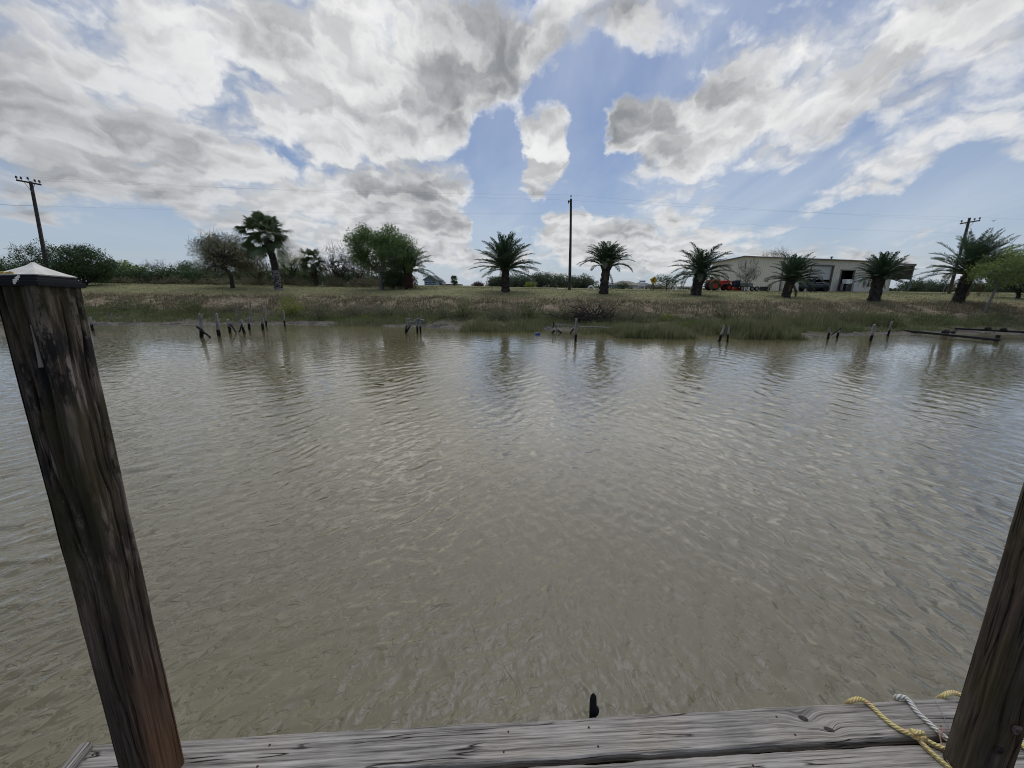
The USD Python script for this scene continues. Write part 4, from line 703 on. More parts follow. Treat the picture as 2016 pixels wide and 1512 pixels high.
f1, t1 = spot(99, 36.0), W(60, 357, 36.0); pl1, d1 = pole(f1, t1, 'leaning utility pole with five insulators on its crossarm at the far left', 0.16, 0.11)
w1 = crossarm(pl1, d1-[0, 0, 0.12], 0.95, 0.05, 5, -0.17)
obj('bracket', MB().box(d1*0.70+[0.14, -0.05, 0], (0.14, 0.1, 0.12), ch=0.01), 'insulator', pl1); obj('ground_wire', MB().tube([d1*0.68+[0.17, -0.02, 0], d1*0.4+[0.2, -0.05, 0], d1*0.05+[0.22, 0, 0]], 0.012, 4), 'bracket_metal', pl1)
f2, t2 = spot(1121, 41.0), W(1124, 392, 41.0); pl2, d2 = pole(f2, t2, 'tall bare utility pole with a small side bracket near the middle', 0.16, 0.10)
obj('bracket', MB().tube([d2-[0.02, 0.05, 0.12], d2-[0.22, 0.1, 0.30], d2-[0.24, 0.1, 0.42]], [0.06, 0.05, 0.05], 6), 'pole_wood', pl2); obj('pin', MB().tube([d2, d2+[0, 0, 0.22]], 0.025, 5), 'insulator', pl2)
for q in (d2+[0, 0, 0.20], d2+[-0.24, -0.1, -0.30]): obj('insulator', MB().lathe([(0.03, 0), (0.075, 0.05), (0.05, 0.1), (0.07, 0.14), (0.001, 0.2)], 10, q), 'insulator', pl2, 40)
f3, t3 = spot(1868, 46.0), W(1909, 429, 46.0); pl3, d3 = pole(f3, t3, 'utility pole with a crossarm behind the big windblown palm on the right', 0.17, 0.11)
w3 = crossarm(pl3, d3-[0, 0, 0.45], 1.25, 0.15, 3, 0.16)
obj('drop_cable', MB().tube([d3-[-.25, .2, 1.1], d3-[-.4, .2, 1.5], d3-[-.22, .2, 1.9], d3-[-.3, .2, 2.3], d3-[-.1, .2, 2.6]], 0.03, 5), 'insulator', pl3); obj('cable_box', MB().box(d3-[-.32, .2, 1.55], (.18, .15, .3), ch=.02), 'bracket_metal', pl3)
obj('guy_wire', MB().tube([d3*0.62, np.array([-1.2, -0.4, 0.0])], 0.03, 5), 'bracket_metal', pl3)
def wire(a, b, sag, label, r=0.003):
    s = np.linspace(0, 1, 40); p = a+np.outer(s, b-a); p[:, 2] -= 0.22*sag*4*s*(1-s); t = data(usdkit.mesh(stage, numbered('/World/power_line'), MB().tube(p, r, 4).get(), MAT['wire_metal']).GetPrim(), label, 'power line', 'power lines between the poles')
A1 = [f1+w for w in w1]; A3 = [f3+w for w in w3]; c2 = f2+d2
wire(A1[4], c2+[0, 0, 0.38], 0.9, 'topmost power line between the leaning left pole and the middle pole'); wire(A1[0], c2+[-.24, -.1, -.12], 0.95, 'second power line below the topmost one left of the middle pole'); wire(f1+d1*0.78, c2-[0, 0, 1.35], 0.8, 'lowest power line left of the middle pole')
wire(c2+[0, 0, 0.38], A3[0], 0.9, 'topmost power line right of the middle pole'); wire(c2+[-.24, -.1, -.12], A3[2], 0.95, 'second power line right of the middle pole'); wire(c2-[0, 0, 1.35], f3+d3*0.80, 0.8, 'lowest power line right of the middle pole')
wire(f1+d1*0.78, f1+d1*0.78+np.array([-40, -6, 0.2]), 0.3, 'power line running out of the picture left of the leaning pole', 0.012)
wire(A3[2], A3[2]+np.array([50, 6, 0.2]), 0.8, 'power line running out of the picture on the right')

leafy('date_frond', (0.0367, 0.0653, 0.0326), (0.1428, 0.2040, 0.1020), 0.18, 0.45, 0.9); leafy('fan_leaf', (0.0486, 0.0751, 0.0309), (0.1878, 0.2321, 0.0994), 0.18, 0.45, 0.9); leafy('dead_frond', (0.10, 0.060, 0.028), (0.30, 0.17, 0.075), 0.2)
rough('palm_bark', [(0.3, (0.022, 0.018, 0.015)), (0.5, (0.060, 0.049, 0.041)), (0.75, (0.125, 0.102, 0.085))], 5, 0.95, bump=0.03); rough('palm_pale', [(0.3, (0.12, 0.11, 0.10)), (0.5, (0.22, 0.205, 0.19)), (0.8, (0.33, 0.31, 0.285))], 4, 0.95, (1, 1, 3), 0.02)
def frond_mesh(L, e0, droop, az, wind, rng, n=30, lw=0.36):
    """A feather leaf: arching rib and two rows of leaflets."""
    s = np.linspace(0, 1, n); e = e0-droop*s**1.35; ds = L/(n-1); p = np.zeros((n, 3)); hd = np.array([math.cos(az), math.sin(az)])
    for i in range(1, n):
        h_ = hd+np.array([wind, 0.0])*s[i]; h_ /= np.linalg.norm(h_); p[i] = p[i-1]+ds*np.array([h_[0]*math.cos(e[i]), h_[1]*math.cos(e[i]), math.sin(e[i])])
    m_ = MB().tube(p[::3], np.linspace(0.035, 0.008, len(p[::3])), 4, False); t = np.gradient(p, axis=0); t /= np.linalg.norm(t, axis=1, keepdims=True); sd = np.cross(t, [0, 0, 1.0]); sd /= np.maximum(np.linalg.norm(sd, axis=1, keepdims=True), 1e-6); nn = np.cross(sd, t); V, Fc = [], []
    idx = np.repeat(np.arange(2, n), 2); o = rng.uniform(-0.5, 0.5, len(idx)); f_ = np.clip(idx+o, 0, n-1); base = np.stack([np.interp(f_, np.arange(n), p[:, k]) for k in range(3)], 1); tt, ss, nv = t[idx], sd[idx], nn[idx]
    for side in (-1, 1):
        sf = f_/(n-1); ln = lw*(0.35+0.85*np.sin(np.clip(sf*1.02, 0, 1)*math.pi)**0.6)*rng.uniform(0.8, 1.15, len(idx))*L/2.4
        d_ = tt*0.75+ss*side*0.75+nv*rng.uniform(0.1, 0.5, len(idx))[:, None]; d_[:, 2] -= rng.uniform(0, 0.25, len(idx)); d_ /= np.linalg.norm(d_, axis=1, keepdims=True); wv = tt*0.036
        tip = base+d_*ln[:, None]; tip[:, 2] -= 0.05*ln; mid = base+d_*ln[:, None]*0.5
        b = np.arange(len(idx))*4; V.append(np.stack([base, mid+wv, tip, mid-wv], 1).reshape(-1, 3)); Fc.append(np.vstack([np.stack([b, b+1, b+2], 1), np.stack([b, b+2, b+3], 1)]))
    for v, f in zip(V, Fc): m_.add(v, f)
    return m_
def palm_trunk(h, r0, r1, bend, rng, bulb=0.0, boots=True):
    n, k = 46, 18; s = np.linspace(-0.06, 1, n); r = np.interp(s, [-.06, 0, 0.12, 0.6, 1], [r0*1.25, r0*1.15, r0, (r0+r1)/2, r1])+bulb*np.exp(-((s-0.82)/0.2)**2); a = np.arange(k)*2*math.pi/k
    R = r[:, None]*(1+0.07*np.sin(a[None, :]*5+s[:, None]*h*9)*np.sin(s[:, None]*h*16+a*3)+rng.normal(0, 0.025, (n, k))); V = np.stack([R*np.cos(a)+(bend[0]*s**2)[:, None], R*np.sin(a)+(bend[1]*s**2)[:, None], np.repeat(s[:, None]*h, k, 1)], -1)
    i = np.arange(n-1)[:, None]*k; j = np.arange(k)[None, :]; j2 = (j+1) % k; m_ = MB().add(V.reshape(-1, 3), np.stack([i+j, i+j2, i+k+j2, i+k+j], -1).reshape(-1, 4))
    if boots:                                                     # cut leaf bases in spirals
        for q in range(int(h*r0*330)):
            t = rng.uniform(0.02, 1.0); ang = q*2.4; rr = np.interp(t, s, r); c = np.array([bend[0]*t*t+rr*math.cos(ang), bend[1]*t*t+rr*math.sin(ang), t*h]); o = np.array([math.cos(ang), math.sin(ang), 0]); tn = np.array([-o[1], o[0], 0]); L_ = rng.uniform(0.07, 0.15); w_ = rng.uniform(0.05, 0.085)
            A = [c-tn*w_-[0, 0, 0.05], c+tn*w_-[0, 0, 0.05], c+tn*w_*0.6+o*L_*0.6+[0, 0, L_], c-tn*w_*0.6+o*L_*0.6+[0, 0, L_], c+[0, 0, 0.06]]; m_.add(np.array(A), np.array([[0, 1, 2], [0, 2, 3], [1, 4, 2], [0, 3, 4], [3, 2, 4]]))
    return m_
def date_palm(px, Y, h, r0, L, label, seed, nf=46, wind=0.25, emin=-0.15, emax=1.45, droop=(0.5, 1.25), bend=(0, 0), bulb=0.0, off=None, group='date palms along the lawn', r1=None, crown=None):
    q = spot(px, Y); rng = np.random.default_rng(seed); t = thing('date_palm', label, 'palm', q, group=group); obj('trunk', palm_trunk(h, r0, r1 or r0*0.85, bend, rng, bulb), 'palm_bark', t, 60); c = np.array([bend[0], bend[1], h*0.99])
    for k in range(nf):
        f = (k+0.5)/nf; e0 = emin+(emax-emin)*f**0.85; az = k*2.39996+rng.normal(0, 0.12); l_ = L*rng.uniform(0.82, 1.08)
        m_ = frond_mesh(l_, e0+rng.normal(0, 0.06), rng.uniform(*droop)*(0.75+0.4*(1-f)), az, wind*rng.uniform(0.5, 1.5), rng); r_ = (1-f)*r0*0.6; m_.move(loc=c+[math.cos(az)*r_, math.sin(az)*r_, 0.25*f+0.0])
        obj('frond', m_, 'date_frond', t)
    for k in range([2, 0, 3, 1, 4, 2, 5, 3][seed % 8]):               # dead fronds hanging against the trunk
        m_ = frond_mesh(L*rng.uniform(0.45, 0.7), rng.uniform(-0.9, -0.3), rng.uniform(0.6, 1.0), k*2.4+seed, 0.2, rng, 20); m_.move(loc=c-[0, 0, 0.1]); obj('dead_frond', m_, 'dead_frond', t)
    m_ = MB()
    for k in range(26):                                           # stubs and fibres under the crown
        a = k*2.4; m_.tube([c+[math.cos(a)*r0*0.5, math.sin(a)*r0*0.5, -0.35], c+[math.cos(a)*r0*1.05, math.sin(a)*r0*1.05, -0.05], c+[math.cos(a)*r0*1.5, math.sin(a)*r0*1.5, 0.28]], [0.06, 0.045, 0.02], 4)
    obj('leaf_bases', m_, 'palm_bark', t); return t
date_palm(995, 36, 1.95, 0.34, 3.0, 'full upright date palm, leftmost of the row in the open middle of the lawn', 1, 74, 0.12, 0.0, 1.5, (0.35, 0.95))
date_palm(1188, 35, 2.2, 0.36, 2.4, 'date palm with a narrow V of fronds just right of the middle pole', 2, 56, 0.35, 0.55, 1.48, (0.6, 1.5), (0.1, 0), r1=0.30)
date_palm(1370, 34, 1.55, 0.38, 2.65, 'arching date palm with a bulbous trunk left of the red tractor', 3, 54, 0.15, 0.1, 1.48, (0.7, 1.7), (0.2, 0), 0.14)
date_palm(1547, 34, 1.35, 0.30, 2.3, 'dark windblown date palm in front of the metal building, left of its open doors', 4, 60, 0.9, 0.1, 1.48, (0.5, 1.3), (0.25, 0), 0.05)
date_palm(1720, 32.5, 1.75, 0.37, 2.0, 'squat thick-trunked date palm in front of the metal building\'s right end', 5, 64, 0.3, 0.0, 1.45, (0.3, 0.85), (0.05, 0), 0.05)
date_palm(1884, 32, 2.35, 0.32, 3.2, 'largest date palm, fronds blown to the right, in front of the right-hand pole', 6, 66, 1.0, 0.0, 1.5, (0.35, 1.15), (0.35, 0), 0.08)
date_palm(806, 41, 1.7, 0.34, 3.2, 'drooping date palm half hidden by the round oak on its left', 7, 34, 0.1, -0.1, 1.4, (0.7, 1.6))
def fan_mesh(Lp, R, e0, az, droop, rng):
    h = np.array([math.cos(az), math.sin(az), 0]); s = np.linspace(0, 1, 6); e = e0-droop*0.5*s**1.5; p = np.cumsum(np.stack([np.cos(e)*h[0], np.cos(e)*h[1], np.sin(e)], 1)*Lp/5, 0); m_ = MB().tube(p, np.linspace(0.03, 0.018, 6), 4, False); c = p[-1]; f = p[-1]-p[-2]; f /= np.linalg.norm(f); sd = np.cross(f, [0, 0, 1.0]); sd /= max(np.linalg.norm(sd), 1e-6); nn = np.cross(sd, f)
    V, Fc = [], []
    ro = rng.uniform(-0.9, 0.9); sd, nn = sd*math.cos(ro)+nn*math.sin(ro), nn*math.cos(ro)-sd*math.sin(ro)
    for k, b in enumerate(np.linspace(-1.9, 1.9, 25)):
        d_ = f*math.cos(b)+sd*math.sin(b)+nn*0.12*math.cos(b*3); l_ = R*(0.72+0.28*math.cos(b))*rng.uniform(0.88, 1.06); w_ = np.cross(d_, nn); w_ /= np.linalg.norm(w_); m1 = c+d_*l_*0.55; m2 = c+d_*l_*0.8-[0, 0, 0.06*R]; tip = c+d_*l_*0.97-np.array([0, 0, rng.uniform(0.15, 0.42)*R]); ww = 0.058*R; i = len(V)
        V += [c, m1+w_*ww, m1-w_*ww, m2+w_*ww*0.45, m2-w_*ww*0.45, tip]; Fc += [[i, i+1, i+2], [i+1, i+3, i+4], [i+1, i+4, i+2], [i+3, i+5, i+4]]
    return m_.add(np.array(V), np.array(Fc))
def fan_palm(px, Y, h, r, Lp, R, label, seed, nf=42, bend=(0, 0), pale=True, skirt=0, dead=0):
    q = spot(px, Y); rng = np.random.default_rng(seed); t = thing('fan_palm', label, 'palm', q, group='fan palms on the left'); hp_ = 0.38 if pale else 0.0
    m_ = palm_trunk(h, r, r*0.72, bend, rng, r*0.12, True); v, f = m_.get(); 
    obj('trunk', m_, 'palm_bark', t, 60)
    if pale: obj('trunk_base', palm_trunk(h*hp_, r*1.12, r*1.06, (bend[0]*hp_**2, 0), rng, 0, False), 'palm_pale', t, 60, 'smooth pale grey foot of the trunk')
    c = np.array([bend[0], bend[1], h])
    for k in range(nf):
        f_ = (k+0.5)/nf; e0 = -0.75+2.2*f_**0.8; m_ = fan_mesh(Lp*rng.uniform(0.35, 1.1), R*rng.uniform(0.85, 1.1), e0, k*2.4+rng.normal(0, 0.15), rng.uniform(0.4, 1.0), rng).move(loc=c+[0, 0, 0.35*f_-0.1]); obj('fan_leaf', m_, 'fan_leaf', t)
    for k in range(dead):
        m_ = fan_mesh(Lp*0.5, R*0.9, -1.35+rng.normal(0, 0.08), k*2.4 if dead > 3 else -1.2+k*0.9, 0.3, rng).move(loc=c-[0, 0, 0.35]); obj('dead_leaf', m_, 'dead_frond', t)
    if skirt:
        m_ = MB()
        for k in range(skirt): a = k*2.4; zz = -0.2-1.5*rng.random(); m_.tube([c+[math.cos(a)*r*.7, math.sin(a)*r*.7, zz], c+[math.cos(a)*r*1.5, math.sin(a)*r*1.5, zz+0.05], c+[math.cos(a)*r*1.8, math.sin(a)*r*1.8, zz-0.25]], [0.05, 0.035, 0.015], 4)
        obj('leaf_bases', m_, 'palm_bark', t)
    return t
fan_palm(549, 36.5, 4.55, 0.27, 1.3, 1.08, 'tall fan palm with a pale grey lower trunk, highest tree on the left', 27, 42, (-0.45, 0), True, 60)
fan_palm(622, 42, 2.2, 0.22, 0.85, 0.85, 'short fan palm with an orange dead leaf hanging under its crown', 22, 24, (-0.1, 0), False, 20, 3)
fan_palm(894, 95, 1.2, 0.18, 0.5, 0.8, 'tiny distant palm beside the pale houses left of the middle', 23, 22, (0, 0), False)

# broad-leaved trees
rough('bark_dark', [(0.3, (0.028, 0.022, 0.018)), (0.6, (0.065, 0.053, 0.044)), (0.8, (0.11, 0.093, 0.079))], 6, 0.95, (1, 1, 0.3), 0.02); rough('bark_pale', [(0.3, (0.10, 0.088, 0.075)), (0.6, (0.20, 0.18, 0.155)), (0.8, (0.29, 0.265, 0.235))], 6, 0.95, (1, 1, 0.3), 0.02)
leafy('oak_leaf', (0.0719, 0.1105, 0.0331), (0.2901, 0.4144, 0.1160), 0.3, 0.5, 1.0); leafy('dark_leaf', (0.0310, 0.0542, 0.0194), (0.1162, 0.1705, 0.0542), 0.25, 0.5, 1.0); leafy('mesquite_leaf', (0.1169, 0.1105, 0.0531), (0.3506, 0.3187, 0.1658), 0.35, 0.6, 1.0); leafy('light_leaf', (0.1169, 0.1594, 0.0382), (0.3719, 0.4569, 0.1275), 0.4, 0.5, 1.0); leafy('grey_leaf', (0.0850, 0.0816, 0.0612), (0.2125, 0.2006, 0.1445), 0.25, 0.6, 0.8); leafy('red_leaf', (0.0697, 0.0341, 0.0279), (0.2015, 0.0930, 0.0697), 0.25); leafy('far_leaf', (0.0510, 0.0714, 0.0374), (0.1445, 0.1785, 0.0935), 0.25, 0.6, 0.35)
def tree(name, label, cat, px, Y, wpx, top, mat, seed, th=0.25, n=4000, leaf=0.13, dens=60, bark='bark_dark', r=0.14, group=None, lean=0.0, fine=0, flat_=0.85, hollow=0.2, cx=0.0, low=0.0, spread=0.085, stems=1, foot=None):
    """wpx: crown width in photograph pixels; top: the crown's highest row; th: share of bare trunk; fine: extra twigs."""
    q = foot if foot is not None else spot(px, Y); mpp = Y*0.985/F; Wd = wpx*mpp; Ht = W(px, top, Y)[2]-q[2]; rng = np.random.default_rng(seed); t = thing(name, label, cat, q, group=group)
    C = []; zc0 = th*Ht*(1-low)
    while len(C) < dens:
        p = rng.uniform(-1, 1, 3); k = np.linalg.norm(p)
        if hollow < k < 1.0 and meshkit.noise(np.array([p*1.9+seed*5.3]), seed)[0] > 0.33: C.append([p[0]*Wd/2*0.93+cx*mpp+lean*Ht*0.5, p[1]*Wd/2*0.8, zc0+(Ht-zc0)*(0.5+0.46*p[2])])
    C = np.array(C); m_ = MB()
    for s_ in range(stems):
        ox = 0 if stems == 1 else rng.normal(0, 0.18); fork = np.array([lean*Ht*th+ox*2+cx*mpp*0.3, 0, max(th*Ht*1.0, 0.25)]); m_.tube([(ox, 0, -0.15), (ox+fork[0]*0.35+rng.normal(0, r*0.4), rng.normal(0, r*0.4), fork[2]*0.5), fork], [r*1.3, r, r*0.85], 8)
        main = C[rng.choice(len(C), 5, replace=False)]; forks = []
        for c in main:
            mid = fork+(c-fork)*0.45+rng.normal(0, 0.1*Wd, 3)*[1, 1, 0.3]+[0, 0, 0.06*Ht]; m_.tube([fork, (fork+mid)/2+rng.normal(0, 0.03*Wd, 3), mid, c*0.95+mid*0.05], [r*0.7, r*0.52, r*0.36, r*0.12], 6, False); forks.append(mid)
        forks = np.array(forks)
        for c in C[s_::stems]:
            g = forks[np.argmin(np.linalg.norm(forks-c, axis=1))]; k_ = (g+c)/2+rng.normal(0, 0.03*Wd, 3); m_.tube([g, k_, c], [r*0.3, r*0.17, r*0.06], 4, False)
    if fine:
        for c in C[rng.integers(0, len(C), fine)]:
            d_ = rng.normal(0, 1, 3); d_[2] = abs(d_[2])*1.2+0.2; d_ /= np.linalg.norm(d_); e = c+rng.normal(0, spread*Wd*0.6, 3); m_.tube([e, e+d_*0.07*Wd+rng.normal(0, 0.01*Wd, 3), e+d_*0.14*Wd], [0.018, 0.012, 0.006], 3, False)
    obj('trunk', m_, bark, t, 50)
    n = int(n*2.1); leaf = leaf*0.92
    if n: obj('crown', leaves(C, max(2, n//dens), spread*Wd*rng.uniform(0.7, 1.3, dens), leaf, rng, flat_, 0.3), mat, t)
    return t
G1 = 'trees and bushes behind the left lawn'
tree('oak_tree', 'large round green tree with a short pale trunk left of the drooping date palm', 'tree', 752, 38.5, 118, 442, 'oak_leaf', 31, 0.26, 11000, 0.15, 110, 'bark_pale', 0.20, spread=0.075)
tree('oak_tree', 'smaller green tree merging with the right side of the large round one', 'tree', 800, 39.5, 62, 462, 'oak_leaf', 32, 0.25, 3600, 0.14, 46, 'bark_dark', 0.12, spread=0.09)
tree('bush', 'very dark bush at the foot of the large round tree', 'bush', 775, 38.8, 48, 530, 'dark_leaf', 33, 0.02, 3000, 0.12, 40, r=0.06, spread=0.12)
tree('bush', 'reddish brown low bush under the drooping date palm', 'bush', 800, 39.0, 40, 538, 'red_leaf', 34, 0.02, 1500, 0.09, 30, r=0.05, spread=0.12)
tree('mesquite_tree', 'wide fine-twigged brownish tree left of the tall fan palm', 'tree', 459, 37.5, 122, 462, 'mesquite_leaf', 35, 0.22, 13000, 0.10, 150, 'bark_dark', 0.17, fine=420, spread=0.07, hollow=0.35)
tree('tree', 'dark green bushy tree right of the leaning left pole', 'tree', 168, 37.5, 104, 482, 'dark_leaf', 36, 0.03, 9500, 0.15, 90, r=0.12, spread=0.085, stems=3)
tree('tree', 'small sparse tree with open twigs around the foot of the leaning left pole', 'tree', 88, 36.8, 66, 468, 'dark_leaf', 37, 0.2, 1500, 0.12, 50, r=0.07, fine=100, spread=0.08, stems=2)
tree('bush', 'dark bushes at the far left edge behind the big post cap', 'bush', 25, 40, 110, 508, 'dark_leaf', 38, 0.03, 4500, 0.14, 60, r=0.08, spread=0.1)
tree('bush', 'yellowish green bush between the dark tree and the bare grey tree', 'bush', 256, 48, 62, 517, 'light_leaf', 39, 0.03, 2600, 0.15, 46, r=0.06, spread=0.1)
tree('tree', 'pale bare tree on the skyline left of the brownish wide tree', 'tree', 318, 60, 52, 513, 'grey_leaf', 40, 0.35, 260, 0.12, 46, 'bark_pale', 0.09, fine=160, spread=0.08)
tree('bush', 'dark rounded bush on the skyline just left of the brownish wide tree', 'bush', 375, 52, 76, 514, 'dark_leaf', 41, 0.03, 3200, 0.15, 50, r=0.06, spread=0.1)
tree('mesquite_tree', 'thin mesquite just right of the tall fan palm trunk', 'tree', 580, 43, 70, 490, 'light_leaf', 42, 0.25, 2000, 0.10, 56, r=0.09, fine=160, spread=0.09, stems=2)
tree('mesquite_tree', 'leafless dark-twigged tree between the short fan palm and the large round tree', 'tree', 672, 43, 86, 483, 'grey_leaf', 43, 0.2, 900, 0.09, 80, r=0.10, fine=340, spread=0.075, stems=3)
tree('mesquite_tree', 'thin bare tree between the mesquite and the large round tree, left of its trunk', 'tree', 712, 44, 60, 500, 'grey_leaf', 44, 0.2, 700, 0.09, 50, r=0.08, fine=200, spread=0.08, stems=2)
tree('mesquite_tree', 'low twiggy tree between the wide brownish tree and the tall fan palm', 'tree', 515, 42, 66, 498, 'mesquite_leaf', 45, 0.2, 1600, 0.09, 50, r=0.08, fine=180, spread=0.09, stems=2)
# tangled undergrowth along the back of the left lawn: one mass
def thicket(segs, mat, name, label, leaf=0.14, seed=1, kind='stuff'):
    rng = np.random.default_rng(seed); C, S = [], []
    for (pa, pb, Y, top, n_) in segs:
        for px in rng.uniform(pa, pb, n_):
            q = spot(px, Y+rng.uniform(-1, 2)); hh = (W(px, top, Y)[2]-q[2])*rng.uniform(0.5, 1.05)
            C.append(q+[0, 0, hh*rng.uniform(0.02, 0.8)]); S.append(0.30*hh)
    C, S = np.array(C), np.array(S); return obj(name, leaves(C, 44, S, leaf, rng, 0.9, 0.3), mat, None, False, label, 'brush', kind=kind)
thicket([(190, 420, 43, 526, 420), (-60, 130, 44, 522, 240), (400, 620, 46, 522, 420), (560, 805, 47, 528, 400)], 'dark_leaf', 'undergrowth', 'dark undergrowth along the back of the left lawn', 0.22, 3)
thicket([(220, 760, 41.5, 543, 420), (660, 805, 42, 546, 100)], 'bank_weed', 'brush', 'brown dry brush in front of the dark undergrowth on the left', 0.12, 5)
# right-hand and distant greenery
tree('tree', 'leaning light green open tree rooted on the slope at the right', 'tree', 1938, 29.0, 122, 487, 'light_leaf', 51, 0.42, 3400, 0.13, 64, 'bark_pale', 0.075, lean=0.10, cx=16, fine=60, spread=0.085)
tree('tree', 'dense dark tree at the right edge behind the light green one', 'tree', 2003, 36, 120, 484, 'dark_leaf', 52, 0.08, 8000, 0.14, 80, r=0.14, spread=0.09)
tree('bush', 'bare grey shrub against the gable wall of the metal building', 'bush', 1467, 49.5, 48, 514, 'grey_leaf', 53, 0.15, 420, 0.08, 70, 'bark_pale', 0.05, fine=300, spread=0.09, stems=3)
tree('tree', 'pale treetop showing above the roof of the metal building', 'tree', 1518, 92, 56, 487, 'grey_leaf', 54, 0.3, 1200, 0.2, 50, 'bark_pale', 0.12, fine=160, spread=0.09)
tree('tree', 'small open tree right of the yellow sign', 'tree', 1312, 49, 56, 544, 'dark_leaf', 55, 0.3, 900, 0.13, 36, r=0.06, spread=0.11)
tree('bush', 'low dark bush between the white sign and the second date palm', 'bush', 1226, 60, 30, 556, 'dark_leaf', 56, 0.02, 900, 0.12, 26, r=0.04, spread=0.13)
tree('bush', 'olive bush right behind the yellow sign', 'bush', 1297, 58, 36, 558, 'mesquite_leaf', 57, 0.02, 1000, 0.13, 26, r=0.04, spread=0.13)
tree('bush', 'reddish brown bush left of the first date palm', 'bush', 943, 80, 20, 555, 'red_leaf', 58, 0.02, 800, 0.16, 24, r=0.05, spread=0.13)
for k, (px, wd, tp) in enumerate(((985, 46, 548), (1022, 52, 543), (1063, 56, 540), (1105, 54, 543), (1146, 54, 546))):
    tree('mangrove_tree', ['leftmost rounded tree of the dark clump behind the first date palm', 'second tree of the dark clump, right behind the first date palm', 'tallest tree of the dark clump in the middle', 'tree of the dark clump just left of the middle pole', 'rightmost tree of the dark clump, right of the middle pole'][k], 'tree', px, 78+k % 2*3, wd+10, tp, 'far_leaf', 60+k, 0.02, 3000, 0.24, 50, r=0.1, spread=0.1, group='dark clump of trees in the middle')
tree('bush', 'yellow-green bush in front of the dark clump of trees', 'bush', 1045, 72, 20, 556, 'shrub_bright', 66, 0.02, 700, 0.16, 20, r=0.04, spread=0.14)
for k, (px, wd, tp, Y) in enumerate(((1800, 60, 556, 72), (1840, 50, 557, 74), (1935, 56, 562, 70), (1975, 50, 560, 70), (1905, 46, 563, 76))):
    tree('tree', ['grey-green tree seen under the open roof at the building\'s right end', 'grey-green tree between the building\'s right end and the largest palm', 'low green tree right behind the light leaning tree\'s trunk', 'low green tree at the right behind the dense dark one', 'low green tree just right of the largest palm\'s trunk'][k], 'tree', px, Y, wd, tp, 'far_leaf', 70+k, 0.02, 2200, 0.24, 40, r=0.1, spread=0.11, group='far trees at the right')
thicket([(1740, 2100, 74, 564, 140), (960, 1180, 84, 558, 60), (1160, 1420, 66, 567, 60)], 'far_leaf', 'far_brush', 'low far brush along the skyline of the middle and right', 0.25, 9)
# ------------------------------------------------------------------ buildings, vehicles and small things on the plateau
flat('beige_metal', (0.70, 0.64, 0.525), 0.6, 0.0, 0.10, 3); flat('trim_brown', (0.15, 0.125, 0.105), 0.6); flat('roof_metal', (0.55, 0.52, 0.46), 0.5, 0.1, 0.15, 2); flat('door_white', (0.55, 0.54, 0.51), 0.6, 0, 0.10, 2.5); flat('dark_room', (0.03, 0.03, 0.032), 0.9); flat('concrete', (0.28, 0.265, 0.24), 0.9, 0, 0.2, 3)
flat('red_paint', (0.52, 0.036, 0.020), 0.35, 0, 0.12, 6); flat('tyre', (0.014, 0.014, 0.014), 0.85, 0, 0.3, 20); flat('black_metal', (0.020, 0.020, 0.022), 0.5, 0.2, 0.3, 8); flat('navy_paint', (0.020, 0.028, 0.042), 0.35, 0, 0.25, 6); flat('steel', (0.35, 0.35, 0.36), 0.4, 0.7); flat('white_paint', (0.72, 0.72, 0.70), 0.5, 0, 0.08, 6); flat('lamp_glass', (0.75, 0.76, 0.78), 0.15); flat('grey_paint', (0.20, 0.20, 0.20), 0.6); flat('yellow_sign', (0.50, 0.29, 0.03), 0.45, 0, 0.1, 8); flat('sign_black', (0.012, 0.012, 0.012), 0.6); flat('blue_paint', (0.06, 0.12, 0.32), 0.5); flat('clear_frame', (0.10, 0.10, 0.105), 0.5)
# metal building: a local frame with u along the front wall, v along the gable wall (away from the water)
BZ = float(land(44, 56))-0.02; BA = math.radians(16); BO = np.array([35.8, 53.3, BZ]); LU, LV, EH, RH = 20.9, 12.5, 4.2, 4.8
bld = thing('metal_building', 'long low beige metal building with open bay doors on the right of the lawn', 'building', BO, math.degrees(BA))
obj('slab', MB().box((LU/2, LV/2, -0.15), (LU+0.5, LV+0.5, 0.38)), 'concrete', bld)
def ribbed(path, z0, z1fn, n_out, step=0.30, depth=0.05):
    """Corrugated sheet along a ground path (x0,y0)->(x1,y1), its top from z1fn(t)."""
    (x0, y0), (x1, y1) = path; L_ = math.hypot(x1-x0, y1-y0); k = max(2, int(L_/step)); t = []; d_ = []
    for i in range(k):
        for f, dd in ((0.0, 0), (0.62, 0), (0.70, depth), (0.92, depth)): t.append((i+f)/k); d_.append(dd)
    t.append(1.0); d_.append(0); t, d_ = np.array(t), np.array(d_); n = len(t); P = np.stack([x0+(x1-x0)*t+n_out[0]*d_, y0+(y1-y0)*t+n_out[1]*d_], 1)
    zt = np.array([z1fn(s) for s in t]); V = np.vstack([np.column_stack([P, np.broadcast_to(z0, n)]), np.column_stack([P, zt])]); i = np.arange(n-1); return V, np.stack([i, i+1, n+i+1, n+i], 1)
obj('gable_wall', MB().add(*ribbed(((0, LV), (0, 0)), 0.0, lambda t: EH+(RH-EH)*(1-abs(2*t-1)), (-1, 0))), 'beige_metal', bld, label='ribbed gable wall at the left end')
obj('back_wall', MB().add(*ribbed(((LU, LV), (0, LV)), 0.0, lambda t: EH, (0, 1))), 'beige_metal', bld); obj('end_wall', MB().add(*ribbed(((LU, 0), (LU, LV)), 0.0, lambda t: EH+(RH-EH)*(1-abs(2*t-1)), (1, 0))), 'beige_metal', bld)
D1, D2 = (4.8, 8.9, 3.4), (10.5, 13.1, 2.85)              # openings: from, to, height
